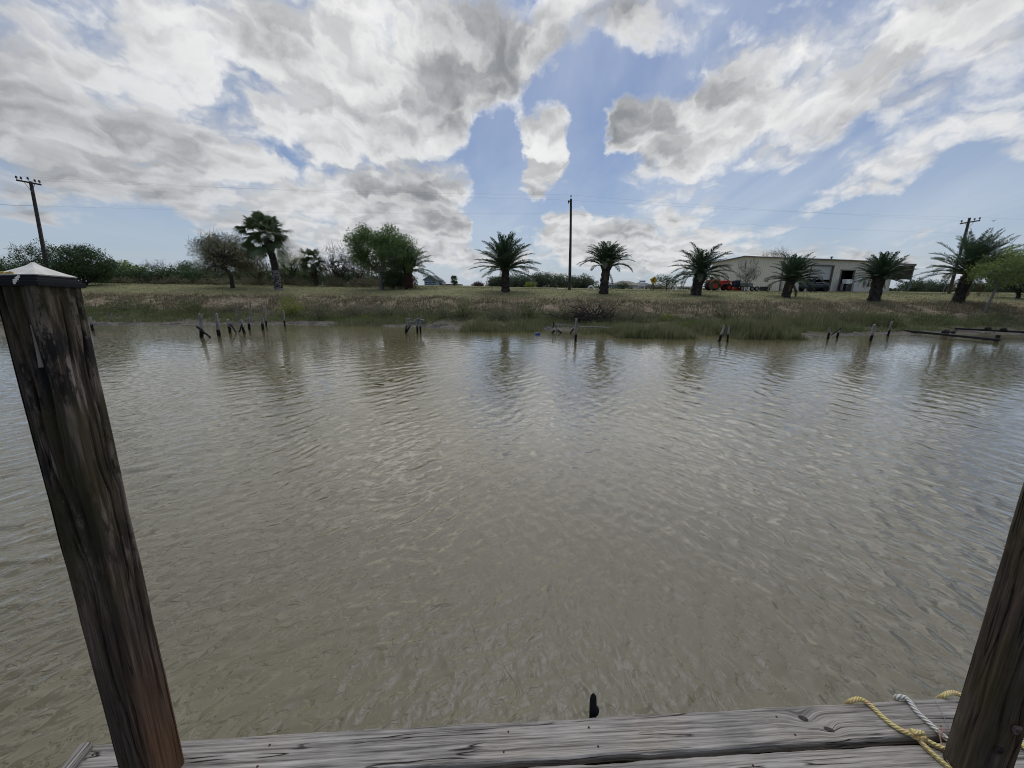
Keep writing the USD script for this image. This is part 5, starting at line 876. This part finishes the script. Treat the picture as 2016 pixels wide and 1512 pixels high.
for (a_, b_, z0, z1) in ((0, D1[0], 0, EH), (D1[0], D1[1], D1[2], EH), (D1[1], D2[0], 0, EH), (D2[0], D2[1], D2[2], EH), (D2[1], LU, 0, EH)):
    obj('front_wall', MB().add(*ribbed(((a_, 0), (b_, 0)), z0, lambda t, z1=z1: z1, (0, -1))), 'beige_metal', bld)
for (a_, b_, h_) in (D1, D2):
    for x_ in (a_, b_): obj('door_jamb', MB().box((x_, -0.02, h_/2), (0.14, 0.22, h_)), 'trim_brown', bld)
    obj('door_lintel', MB().box(((a_+b_)/2, -0.03, h_+0.07), (b_-a_+0.26, 0.24, 0.14)), 'trim_brown', bld)
rd = obj('roller_door', MB().box(((D1[0]+D1[1])/2, 0.12, 2.5), (D1[1]-D1[0]-0.16, 0.05, 1.78)), 'door_white', bld, label='half-open white sectional door')
for zz in (1.62, 2.06, 2.50, 2.94): obj('door_rib', MB().box(((D1[0]+D1[1])/2, 0.085, zz), (D1[1]-D1[0]-0.2, 0.03, 0.05), ch=0.008), 'door_white', rd)
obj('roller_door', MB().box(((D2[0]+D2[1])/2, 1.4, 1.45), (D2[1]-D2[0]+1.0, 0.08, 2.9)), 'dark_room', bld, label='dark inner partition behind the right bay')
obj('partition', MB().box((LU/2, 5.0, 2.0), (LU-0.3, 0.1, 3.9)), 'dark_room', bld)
obj('side_door', MB().box((13.95, -0.075, 1.05), (0.98, 0.05, 2.08), ch=0.01), 'door_white', bld, label='pale walk-in door right of the dark bay'); obj('door_handle', MB().box((14.32, -0.13, 1.0), (0.05, 0.07, 0.14)), 'steel', bld)
rf = MB(); ov = 0.25
for (v0, z0, v1, z1) in ((-ov, EH+0.0-ov*0.13+0.10, LV/2, RH+0.10), (LV+ov, EH-ov*0.13+0.10, LV/2, RH+0.10)):
    a_ = np.array([[-ov, v0, z0], [LU+ov, v0, z0], [LU+ov, v1, z1], [-ov, v1, z1]]); rf.add(np.vstack([a_, a_-[0, 0, 0.09]]), np.array([[0, 1, 2, 3], [7, 6, 5, 4], [0, 4, 5, 1], [3, 2, 6, 7], [0, 3, 7, 4], [1, 5, 6, 2]]))
roof = obj('roof', rf, 'roof_metal', bld)
obj('gutter', MB().box((LU/2, -ov-0.06, EH+0.02), (LU+2*ov, 0.14, 0.16), ch=0.02), 'trim_brown', roof); obj('ridge_cap', MB().box((LU/2, LV/2, RH+0.12), (LU+2*ov, 0.4, 0.06), ch=0.01), 'roof_metal', roof)
for s in (0, 1):
    v0, v1 = (-ov, LV/2) if s == 0 else (LV/2, LV+ov); z0, z1 = (EH+0.03, RH+0.06) if s == 0 else (RH+0.06, EH+0.03); ang = math.atan2(z1-z0, v1-v0)
    obj('rake_trim', MB().box((-ov-0.03, (v0+v1)/2, (z0+z1)/2), (0.05, math.hypot(v1-v0, z1-z0), 0.17), M=rotx(ang)), 'trim_brown', roof)
obj('roof_vent', MB().lathe([(0.10, 0), (0.10, 0.2), (0.2, 0.22), (0.17, 0.32), (0.001, 0.36)], 10, (9.1, 0.6, EH+0.2)), 'trim_brown', roof, 40)
obj('corner_trim', MB().box((-0.055, -0.055, EH/2), (0.14, 0.14, EH)), 'trim_brown', bld); obj('downpipe', MB().box((0.35, -0.12, EH/2), (0.09, 0.09, EH-0.1), ch=0.01), 'beige_metal', bld); obj('downpipe', MB().box((LU-0.25, -0.12, EH/2), (0.09, 0.09, EH-0.1), ch=0.01), 'beige_metal', bld)
lv = obj('louvre', MB().box((-0.075, 6.6, 3.75), (0.04, 1.25, 1.0)), 'trim_brown', bld, label='louvred vent high on the gable wall')
for k in range(6): obj('louvre_slat', MB().box((-0.105, 6.6, 3.35+0.155*k), (0.05, 1.15, 0.10), M=roty(0.5)), 'beige_metal', lv)
# open lean-to at the right end
obj('lean_roof', MB().box((LU+1.9, 3.0, EH-0.22), (3.3, 7.2, 0.14), M=roty(0.02)), 'roof_metal', bld); obj('lean_fascia', MB().box((LU+1.9, -0.63, EH-0.3), (3.3, 0.05, 0.32)), 'trim_brown', bld); obj('lean_wall', MB().add(*ribbed(((LU+3.45, -0.5), (LU+3.45, 6.4)), 1.85, lambda t: EH-0.35, (1, 0))), 'trim_brown', bld); obj('lean_back', MB().add(*ribbed(((LU+0.1, 6.4), (LU+3.45, 6.4)), 1.85, lambda t: EH-0.35, (0, 1))), 'trim_brown', bld)
for (x_, y_) in ((LU+3.4, -0.5), (LU+3.4, 6.3)): obj('lean_post', MB().box((x_, y_, (EH-0.3)/2), (0.13, 0.13, EH-0.3), ch=0.01), 'grey_paint', bld)
def inb(u, v, z=0.0): c, s = math.cos(BA), math.sin(BA); return BO+np.array([c*u-s*v, s*u+c*v, z+0.04])
def onb(u, v): q = inb(u, v); q[2] = float(land(q[0], q[1])); return q
BD = math.degrees(BA)
obj('conduit', MB().tube([(15.5, -0.12, 0.6), (15.5, -0.12, 1.75), (15.85, -0.12, 1.85), (16.2, -0.12, 1.75), (16.2, -0.12, 0.9)], 0.04, 6), 'trim_brown', bld); obj('meter_box', MB().box((15.5, -0.16, 1.2), (0.35, 0.18, 0.5), ch=0.02), 'grey_paint', bld); obj('meter_box', MB().box((16.2, -0.14, 0.85), (0.25, 0.14, 0.35), ch=0.02), 'grey_paint', bld)
# clutter by the doors
def wheel(m_t, r, w, c, parent, axis='y', tm='tyre', rm='red_paint', nm='wheel', lugs=0):
    prof = [(r*0.58, -w*0.42), (r*0.86, -w*0.5), (r*0.97, -w*0.36), (r, 0), (r*0.97, w*0.36), (r*0.86, w*0.5), (r*0.58, w*0.42)]; M = rotx(math.pi/2) if axis == 'y' else roty(math.pi/2)
    wh = obj(nm, MB().lathe(prof, 26).move(M, c), tm, parent, 40); obj('rim', MB().lathe([(0.001, -w*0.16), (r*0.22, -w*0.16), (r*0.25, -w*0.30), (r*0.52, -w*0.2), (r*0.6, -w*0.42), (r*0.6, w*0.42), (r*0.52, w*0.2), (r*0.25, w*0.3), (r*0.22, w*0.16), (0.001, w*0.16)], 20).move(M, c), rm, wh, 40)
    if lugs:
        lm = MB()
        for k in range(lugs):
            a = 2*math.pi*k/lugs; lm.box((r*1.01*math.cos(a), 0.25*w*(-1)**k, r*1.01*math.sin(a)), (0.06, w*0.5, 0.035), M=None); 
        obj('lugs', lm.move(np.eye(3), c) if axis == 'y' else lm, tm, wh)
    return wh
t = thing('chest_freezer', 'white box standing on a dark engine in front of the dark right bay', 'box', onb(10.85, -0.9), BD); obj('lid', MB().box((0, 0, 1.35), (1.15, 0.6, 0.62), ch=0.03), 'white_paint', t); obj('stand', MB().box((0.05, 0, 0.5), (1.0, 0.55, 0.95), ch=0.04), 'black_metal', t)
t = thing('hand_truck', 'dark upright hand truck with tanks between the two bays', 'hand truck', onb(9.95, -0.8), BD); obj('frame', MB().tube([(-.2, 0, 0.1), (-.18, .05, 1.5), (-.05, .08, 1.62), (.12, .05, 1.55)], 0.035, 6), 'black_metal', t); obj('tank', MB().lathe([(0.001, 0.05), (.16, .08), (.16, 1.0), (.1, 1.12), (.04, 1.2), (0.001, 1.22)], 12, (0.12, -0.05, 0)), 'grey_paint', t, 40)
for s in (-1, 1): wheel(t, 0.14, 0.08, (0.3*s, 0.05, 0.14), t, rm='steel')
obj('base', MB().box((0.05, -0.1, 0.12), (0.7, 0.45, 0.12), ch=0.02), 'black_metal', t)
t = thing('crate', 'small dark crate at the near corner of the gable wall', 'crate', onb(-0.9, 1.6), BD); obj('body', MB().box((0, 0, 0.28), (0.6, 0.85, 0.55), ch=0.03), 'black_metal', t); obj('rim', MB().box((0, 0, 0.56), (0.66, 0.9, 0.07), ch=0.015), 'grey_paint', t)
t = thing('white_bucket', 'small white bucket by the building corner', 'bucket', onb(0.9, -0.7), BD); obj('body', MB().lathe([(0.001, 0), (.14, 0.0), (.17, .42), (.185, .42), (.185, .46), (.16, .46), (0.13, 0.05)], 14), 'white_paint', t, 40); obj('lid', MB().lathe([(.001, .47), (.17, .465), (.18, .44)], 14), 'white_paint', t)
# side-by-side vehicle in front of the left bay, bonnet to the right
q = spot(1600, 49.3); uv = thing('utility_vehicle', 'dark open utility vehicle with a roll cage parked in front of the left bay', 'utility vehicle', q, 6)
obj('body', MB().box((0, 0, 0.72), (2.9, 1.4, 0.42), ch=0.06).box((1.05, 0, 0.98), (0.85, 1.3, 0.22), ch=0.06), 'navy_paint', uv); obj('cargo_bed', MB().box((-1.05, 0, 1.02), (0.95, 1.42, 0.30), ch=0.04), 'navy_paint', uv); obj('undercarriage', MB().box((0, 0, 0.46), (2.5, 0.9, 0.18)), 'black_metal', uv)
cg = MB()
for s in (-.62, .62): cg.tube([(.62, s, .95), (.28, s, 1.78), (-.45, s, 1.82), (-.58, s, .98)], 0.03, 6)
for x_, z_ in ((.28, 1.78), (-.45, 1.82)): cg.tube([(x_, -.62, z_), (x_, .62, z_)], 0.03, 6)
obj('roll_cage', cg, 'black_metal', uv)
for s in (-.33, .33): st = obj('seat', MB().box((-.2, s, 1.0), (.5, .5, .14), ch=.04).box((-.45, s, 1.3), (.14, .48, .6), ch=.04), 'black_metal', uv)
obj('steering_wheel', MB().tube([(0.25+0.05*math.sin(a), .33+0.16*math.cos(a), 1.2+0.15*math.sin(a)) for a in np.linspace(0, 2*math.pi, 14)], 0.016, 5, False), 'black_metal', uv)
for s in (-.68, .68):
    for x_ in (-.98, 1.0): wheel(uv, 0.36, 0.26, (x_, s, 0.36), uv, rm='black_metal'); obj('fender', MB().tube([(x_+.42*math.cos(a), s, .42+.42*math.sin(a)) for a in np.linspace(0.15, 3.0, 9)], 0.07, 6), 'navy_paint', uv)
for s in (-.45, .45): obj('headlight', MB().lathe([(.001, .06), (.09, .05), (.12, 0), (.12, -.06), (.001, -.06)], 14).move(roty(math.pi/2), (1.46, s, .84)), 'lamp_glass', uv, 40)
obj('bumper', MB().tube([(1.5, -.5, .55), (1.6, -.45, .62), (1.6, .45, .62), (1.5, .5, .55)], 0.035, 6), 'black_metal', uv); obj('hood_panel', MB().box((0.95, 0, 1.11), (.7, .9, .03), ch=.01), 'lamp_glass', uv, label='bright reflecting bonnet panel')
# red tractor with front loader, nose to the right
q = spot(1415, 51.5); tr_ = thing('tractor', 'red compact tractor with a front loader bucket at the left end of the metal building', 'tractor', q, 4)
obj('hood', MB().box((0.55, 0, 1.02), (1.35, 0.62, 0.46), ch=0.08).box((1.15, 0, 0.92), (0.16, 0.58, 0.55), ch=0.04), 'red_paint', tr_); obj('chassis', MB().box((0.1, 0, 0.62), (2.5, 0.42, 0.34), ch=0.03), 'black_metal', tr_); obj('platform', MB().box((-0.55, 0, 0.82), (0.8, 0.9, 0.1), ch=0.02), 'red_paint', tr_)
for s in (-.58, .58): obj('fender', MB().tube([(-1.0+0.66*math.cos(a), s, .62+.66*math.sin(a)) for a in np.linspace(0.25, 2.6, 10)], 0.13, 6), 'red_paint', tr_)
obj('seat', MB().box((-.95, 0, 1.18), (.42, .42, .12), ch=.04).box((-1.14, 0, 1.45), (.12, .4, .5), ch=.04), 'black_metal', tr_); obj('steering_wheel', MB().tube([(-.35+.08*math.sin(a), .19*math.cos(a), 1.42+.1*math.sin(a)) for a in np.linspace(0, 2*math.pi, 14)], .018, 5, False), 'black_metal', tr_); obj('steering_column', MB().tube([(-.1, 0, 1.1), (-.35, 0, 1.42)], .04, 6), 'black_metal', tr_)
rb_ = MB()
for s in (-.5, .5): rb_.tube([(-1.35, s, .7), (-1.45, s, 1.2), (-1.75, s, 1.55), (-1.85, s, 1.95)], .045, 6)
rb_.tube([(-1.85, -.5, 1.95), (-1.85, .5, 1.95)], .045, 6); obj('roll_bar', rb_, 'steel', tr_, label='folded roll bar leaning back'); obj('exhaust', MB().tube([(.75, .2, 1.2), (.75, .2, 1.55), (.8, .2, 1.65)], .035, 6), 'black_metal', tr_)
for s in (-.62, .62): wheel(tr_, .60, .36, (-1.0, s, .60), tr_, lugs=22); wheel(tr_, .40, .26, (.95, s*.92, .40), tr_, lugs=16)
for s in (-.44, .44): obj('loader_arm', MB().tube([(-.05, s, 1.12), (.85, s, 1.24), (1.55, s, 1.0), (1.95, s, .42)], [.07, .08, .08, .06], 6), 'red_paint', tr_); obj('loader_post', MB().box((.0, s, .9), (.16, .1, .75), ch=.02), 'red_paint', tr_); obj('cylinder', MB().tube([(.05, s, .8), (1.1, s, 1.0)], .035, 6), 'steel', tr_); obj('cylinder', MB().tube([(1.3, s, 1.2), (1.9, s, .68)], .03, 6), 'steel', tr_)
pr = np.array([(1.92, .62), (1.86, .30), (1.95, .08), (2.2, .02), (2.62, .02), (2.62, .05), (2.25, .07), (2.02, .14), (1.95, .32), (1.98, .60)]); V = np.vstack([np.column_stack([pr[:, 0], np.full(10, s), pr[:, 1]]) for s in (-.85, .85)]); i = np.arange(10)
bk = MB().add(V, np.stack([i, (i+1) % 10, 10+(i+1) % 10, 10+i], 1))
for s in (-.85, .85): bk.add(np.array([(1.9, s, .62), (1.87, s, .3), (1.96, s, .06), (2.2, s, .02), (2.6, s, .03)]), np.array([[0, 1, 2], [0, 2, 3], [0, 3, 4]])).box((2.05, s, .2), (.3, .03, .3))
obj('bucket', bk, 'red_paint', tr_); obj('hitch', MB().box((-1.75, 0, .55), (.5, .6, .12), ch=.02).tube([(-1.6, -.3, .5), (-2.3, -.2, .45)], .04, 5).tube([(-1.6, .3, .5), (-2.3, .2, .45)], .04, 5), 'black_metal', tr_)
for s in (-.22, .22): obj('headlight', MB().box((1.24, s, 1.05), (.03, .14, .12), ch=.01), 'lamp_glass', tr_)
# trailer, loose tyres
q = spot(1458, 51.0); tl_ = thing('trailer', 'dark low trailer with a grey load right of the tractor bucket', 'trailer', q, 5); obj('bed', MB().box((0, 0, .52), (2.4, 1.1, .1)), 'black_metal', tl_); obj('side_board', MB().box((0.35, -.56, .75), (1.6, .05, .42)), 'grey_paint', tl_); obj('side_board', MB().box((.35, .56, .75), (1.6, .05, .42)), 'grey_paint', tl_); obj('load', MB().box((-.75, 0, .98), (.8, .8, .78), ch=.12).box((-.45, .1, .8), (.5, .6, .4), ch=.08), 'navy_paint', tl_); obj('tongue', MB().tube([(1.2, 0, .5), (1.9, 0, .42)], .05, 5), 'black_metal', tl_)
for s in (-.6, .6): wheel(tl_, .30, .2, (-.3, s, .30), tl_, rm='steel')
for px, tx in ((1480, 'upright loose tyre nearer the trailer'), (1489, 'upright loose tyre farther from the trailer')): q = spot(px, 51.4); t = thing('spare_wheel', tx+' by the gable wall', 'wheel', q, 0); wheel(t, .30, .22, (0, 0, .28), t, rm='steel', nm='tread')
# signs and white oddments
q = spot(1284, 46.5); t = thing('warning_sign', 'tilted yellow diamond sign with a dark pictogram on crooked dark legs', 'sign', q); c = W(1287, 552, 46.5)-q; T = roty(0.22)
obj('plate', MB().box((0, 0, 0), (.66, .03, .66), ch=.008, M=T@roty(math.pi/4)).move(loc=c), 'yellow_sign', t); pg = MB().box((0, -.022, .05), (.07, .01, .22), M=T).box((.0, -.022, -.1), (.16, .01, .06), M=T).box((.0, -.022, .20), (.09, .01, .07), M=T).box((-.13, -.022, -.02), (.12, .01, .05), M=T@roty(.6)); obj('pictogram', pg.move(loc=c), 'sign_black', t)
obj('leg', MB().tube([(-.22, 0, -.1), (-.1, 0, .5), c-[.05, -.05, .3]], .05, 6), 'black_metal', t); obj('leg', MB().tube([(.15, .1, -.1), (.2, .06, .45), (0.02, .05, .8), c-[-.02, -.05, .2]], .05, 6), 'black_metal', t)
q = spot(1263, 46.8); t = thing('white_sign', 'low white board on legs with a blue stripe left of the yellow sign', 'sign', q); obj('board', MB().box((0, 0, .62), (.82, .05, .36), ch=.01), 'white_paint', t); obj('top_strip', MB().box((.05, 0, .98), (.6, .04, .10)), 'blue_paint', t); obj('frame', MB().box((-.28, 0.03, .9), (.04, .04, .5)).box((.32, .03, .9), (.04, .04, .5)).box((.02, .03, 1.12), (.66, .04, .04)), 'grey_paint', t)
for s in (-.34, .34): obj('leg', MB().box((s, 0.035, .2), (.05, .05, .5)), 'white_paint', t)
q = spot(1163, 40.5); t = thing('white_hoop', 'white arched hoop half sunk in the lawn right of the middle pole', 'hoop', q); a = np.linspace(0.0, math.pi, 16); obj('arch', MB().tube([(.34*math.cos(x_), .06*math.sin(x_*2), .42*math.sin(x_)) for x_ in a], np.interp(a, [0, 1.5, 3.2], [.06, .09, .05]), 8), 'white_paint', t, 50); obj('foot', MB().tube([(.30, 0, .05), (.55, 0, .04)], .05, 6), 'white_paint', t)
q = spot(1104, 43); t = thing('white_plank', 'white flat strip lying on the lawn left of the middle pole', 'plank', q); obj('strip', MB().box((0, 0, .06), (.7, .2, .09), .1, .02), 'white_paint', t); obj('end', MB().box((-.3, .0, .13), (.12, .18, .06), .2, .015), 'white_paint', t)
q = spot(1330, 46.5); t = thing('white_post', 'little white post with a rounded top left of the arching palm', 'post', q); obj('post', MB().lathe([(.001, 0), (.12, 0), (.10, .22), (.05, .3), (.08, .5), (.11, .62), (.06, .74), (.001, .78)], 12), 'white_paint', t, 40); obj('pipe', MB().tube([(.1, 0, .3), (.5, 0, .34), (.75, 0, .25)], .035, 5), 'grey_paint', t)
q = spot(822, 40.5); t = thing('leaning_stake', 'pale stake leaning beside the drooping date palm', 'stake', q); obj('stake', MB().tube([(0.25, 0, -.05), (-.1, 0, .45), (-.4, 0, 1.0)], [.04, .035, .03], 6), 'grey_wood', t)
for px, tp, w_ in ((97, 0, 0),): pass
for px, top, Y, lab in ((245, 512, 62, 'thin far pole behind the yellowish green bush'), (3, 509, 60, 'thin far pole at the left edge behind the dark bushes')):
    q = spot(px, Y); tz = W(px, top, Y)-q; t = thing('far_pole', lab, 'pole', q); obj('shaft', MB().tube([(0, 0, -.2), tz], [.12, .09], 7), 'pole_wood', t)
# far houses
flat('house_blue', (0.16, 0.215, 0.27), 0.7, 0, 0.1, 0.6); flat('house_cream', (0.46, 0.42, 0.33), 0.7, 0, 0.1, 0.6); flat('house_grey', (0.30, 0.29, 0.27), 0.7, 0, 0.1, 0.6); flat('house_white', (0.60, 0.60, 0.58), 0.7, 0, 0.08, 0.6); flat('shingle_grey', (0.13, 0.135, 0.14), 0.9, 0, 0.2, 2); flat('shingle_tan', (0.25, 0.225, 0.18), 0.9, 0, 0.2, 2); flat('window_dark', (0.02, 0.025, 0.03), 0.15); flat('roof_white', (0.62, 0.62, 0.60), 0.5)
def house(px, Y, wpx, eave, ridge, depth, wall, roofm, label, gable='front', wins=2, rz=0.0, garage=0):
    q = spot(px, Y); mpp = Y/F; w_ = wpx*mpp; he = W(px, eave, Y)[2]-q[2]; hr = W(px, ridge, Y)[2]-q[2]; t = thing('house', label, 'house', q-[0, 0, .3], rz, 'distant houses on the skyline'); he += .3; hr += .3; d_ = depth
    m_ = MB().box((0, d_/2, he/2), (w_, d_, he)); o = 0.35; rf_ = MB()
    if gable == 'front':
        m_.add(np.array([(-w_/2, 0, he), (w_/2, 0, he), (0, 0, hr), (-w_/2, d_, he), (w_/2, d_, he), (0, d_, hr)]), np.array([[0, 1, 2], [3, 5, 4]])); k = (hr-he)/(w_/2)
        for s in (-1, 1): a_ = np.array([(s*(w_/2+o), -o, he-k*o+.06), (s*(w_/2+o), d_+o, he-k*o+.06), (0, d_+o, hr+.06), (0, -o, hr+.06)]); rf_.add(np.vstack([a_, a_+[0, 0, .16]]), np.array([[0, 1, 2, 3], [4, 7, 6, 5], [0, 4, 5, 1], [1, 5, 6, 2], [2, 6, 7, 3], [3, 7, 4, 0]]))
    else:
        i_ = min(w_*0.3, d_/2); a_ = np.array([(-w_/2-o, -o, he), (w_/2+o, -o, he), (w_/2+o, d_+o, he), (-w_/2-o, d_+o, he), (-w_/2+i_, d_/2, hr), (w_/2-i_, d_/2, hr)]); rf_.add(a_, np.array([[0, 1, 5], [0, 5, 4], [1, 2, 5], [2, 3, 4], [2, 4, 5], [3, 0, 4], [0, 2, 1], [0, 3, 2]])); 
    obj('wall', m_, wall, t); obj('roof', rf_, roofm, t)
    for k in range(wins):
        x_ = (k+0.5)/wins*w_-w_/2; wd = obj('window', MB().box((x_, -.03, he*0.62), (min(1.1, w_/wins*.5), .06, he*.28)), 'window_dark', t); obj('frame', MB().box((x_, -.045, he*.62), (.07, .05, he*.28)).box((x_, -.045, he*.62-he*.15), (min(1.3, w_/wins*.6), .08, .1)).box((x_, -.045, he*.62+he*.15), (min(1.3, w_/wins*.6), .08, .1)), 'house_white', wd)
    if garage: obj('door', MB().box((w_*.25, -.04, he*.35), (1.1, .06, he*.68)), 'house_white', t)
    return t
house(847, 95, 22, 551, 543.5, 9, 'house_blue', 'shingle_grey', 'blue-grey two-storey gabled house right of the drooping date palm', 'front', 2); house(862, 100, 14, 559, 553, 8, 'house_grey', 'shingle_grey', 'low grey lean-to house against the right side of the blue one', 'front', 1)
house(881, 105, 40, 559, 555.5, 10, 'house_cream', 'roof_white', 'long cream house with a white roof behind the tiny distant palm', 'hip', 4, 0, 1); house(936, 120, 16, 561, 556, 9, 'house_white', 'shingle_grey', 'small white house partly behind the reddish brown bush', 'hip', 1); house(966, 110, 22, 562, 559, 9, 'house_cream', 'shingle_tan', 'low cream house left of the dark clump of trees', 'hip', 2)
house(1209, 90, 22, 561, 556, 8, 'house_grey', 'shingle_grey', 'grey house with a dark hip roof just right of the second date palm', 'hip', 2); house(1241, 92, 42, 561.5, 552.5, 10, 'house_cream', 'shingle_tan', 'tan-roofed house with a hip roof, largest of the houses behind the white sign', 'hip', 3, 0, 1); house(1274, 95, 26, 562, 555.5, 9, 'house_grey', 'shingle_grey', 'grey-roofed house between the tan-roofed house and the yellow sign', 'hip', 2); house(1346, 80, 26, 564, 557, 9, 'house_white', 'roof_metal', 'white-walled house with a pale metal roof left of the arching palm', 'hip', 2)
# one gull far off
q = W(1956, 435, 60); t = thing('bird', 'tiny dark bird in the sky right of the right-hand pole', 'bird', q); obj('body', MB().mesh(trimesh.creation.icosphere(2, .09)).move(np.diag([1.6, .7, .6])), 'black_metal', t, True)
for s in (-1, 1): obj('wing', MB().add(np.array([(.08, 0, .02), (-.08, 0, .02), (-.02, s*.28, .12), (.06, s*.3, .13), (-.05, s*.55, .05)]), np.array([[0, 1, 2], [0, 2, 3], [3, 2, 4]])), 'black_metal', t)
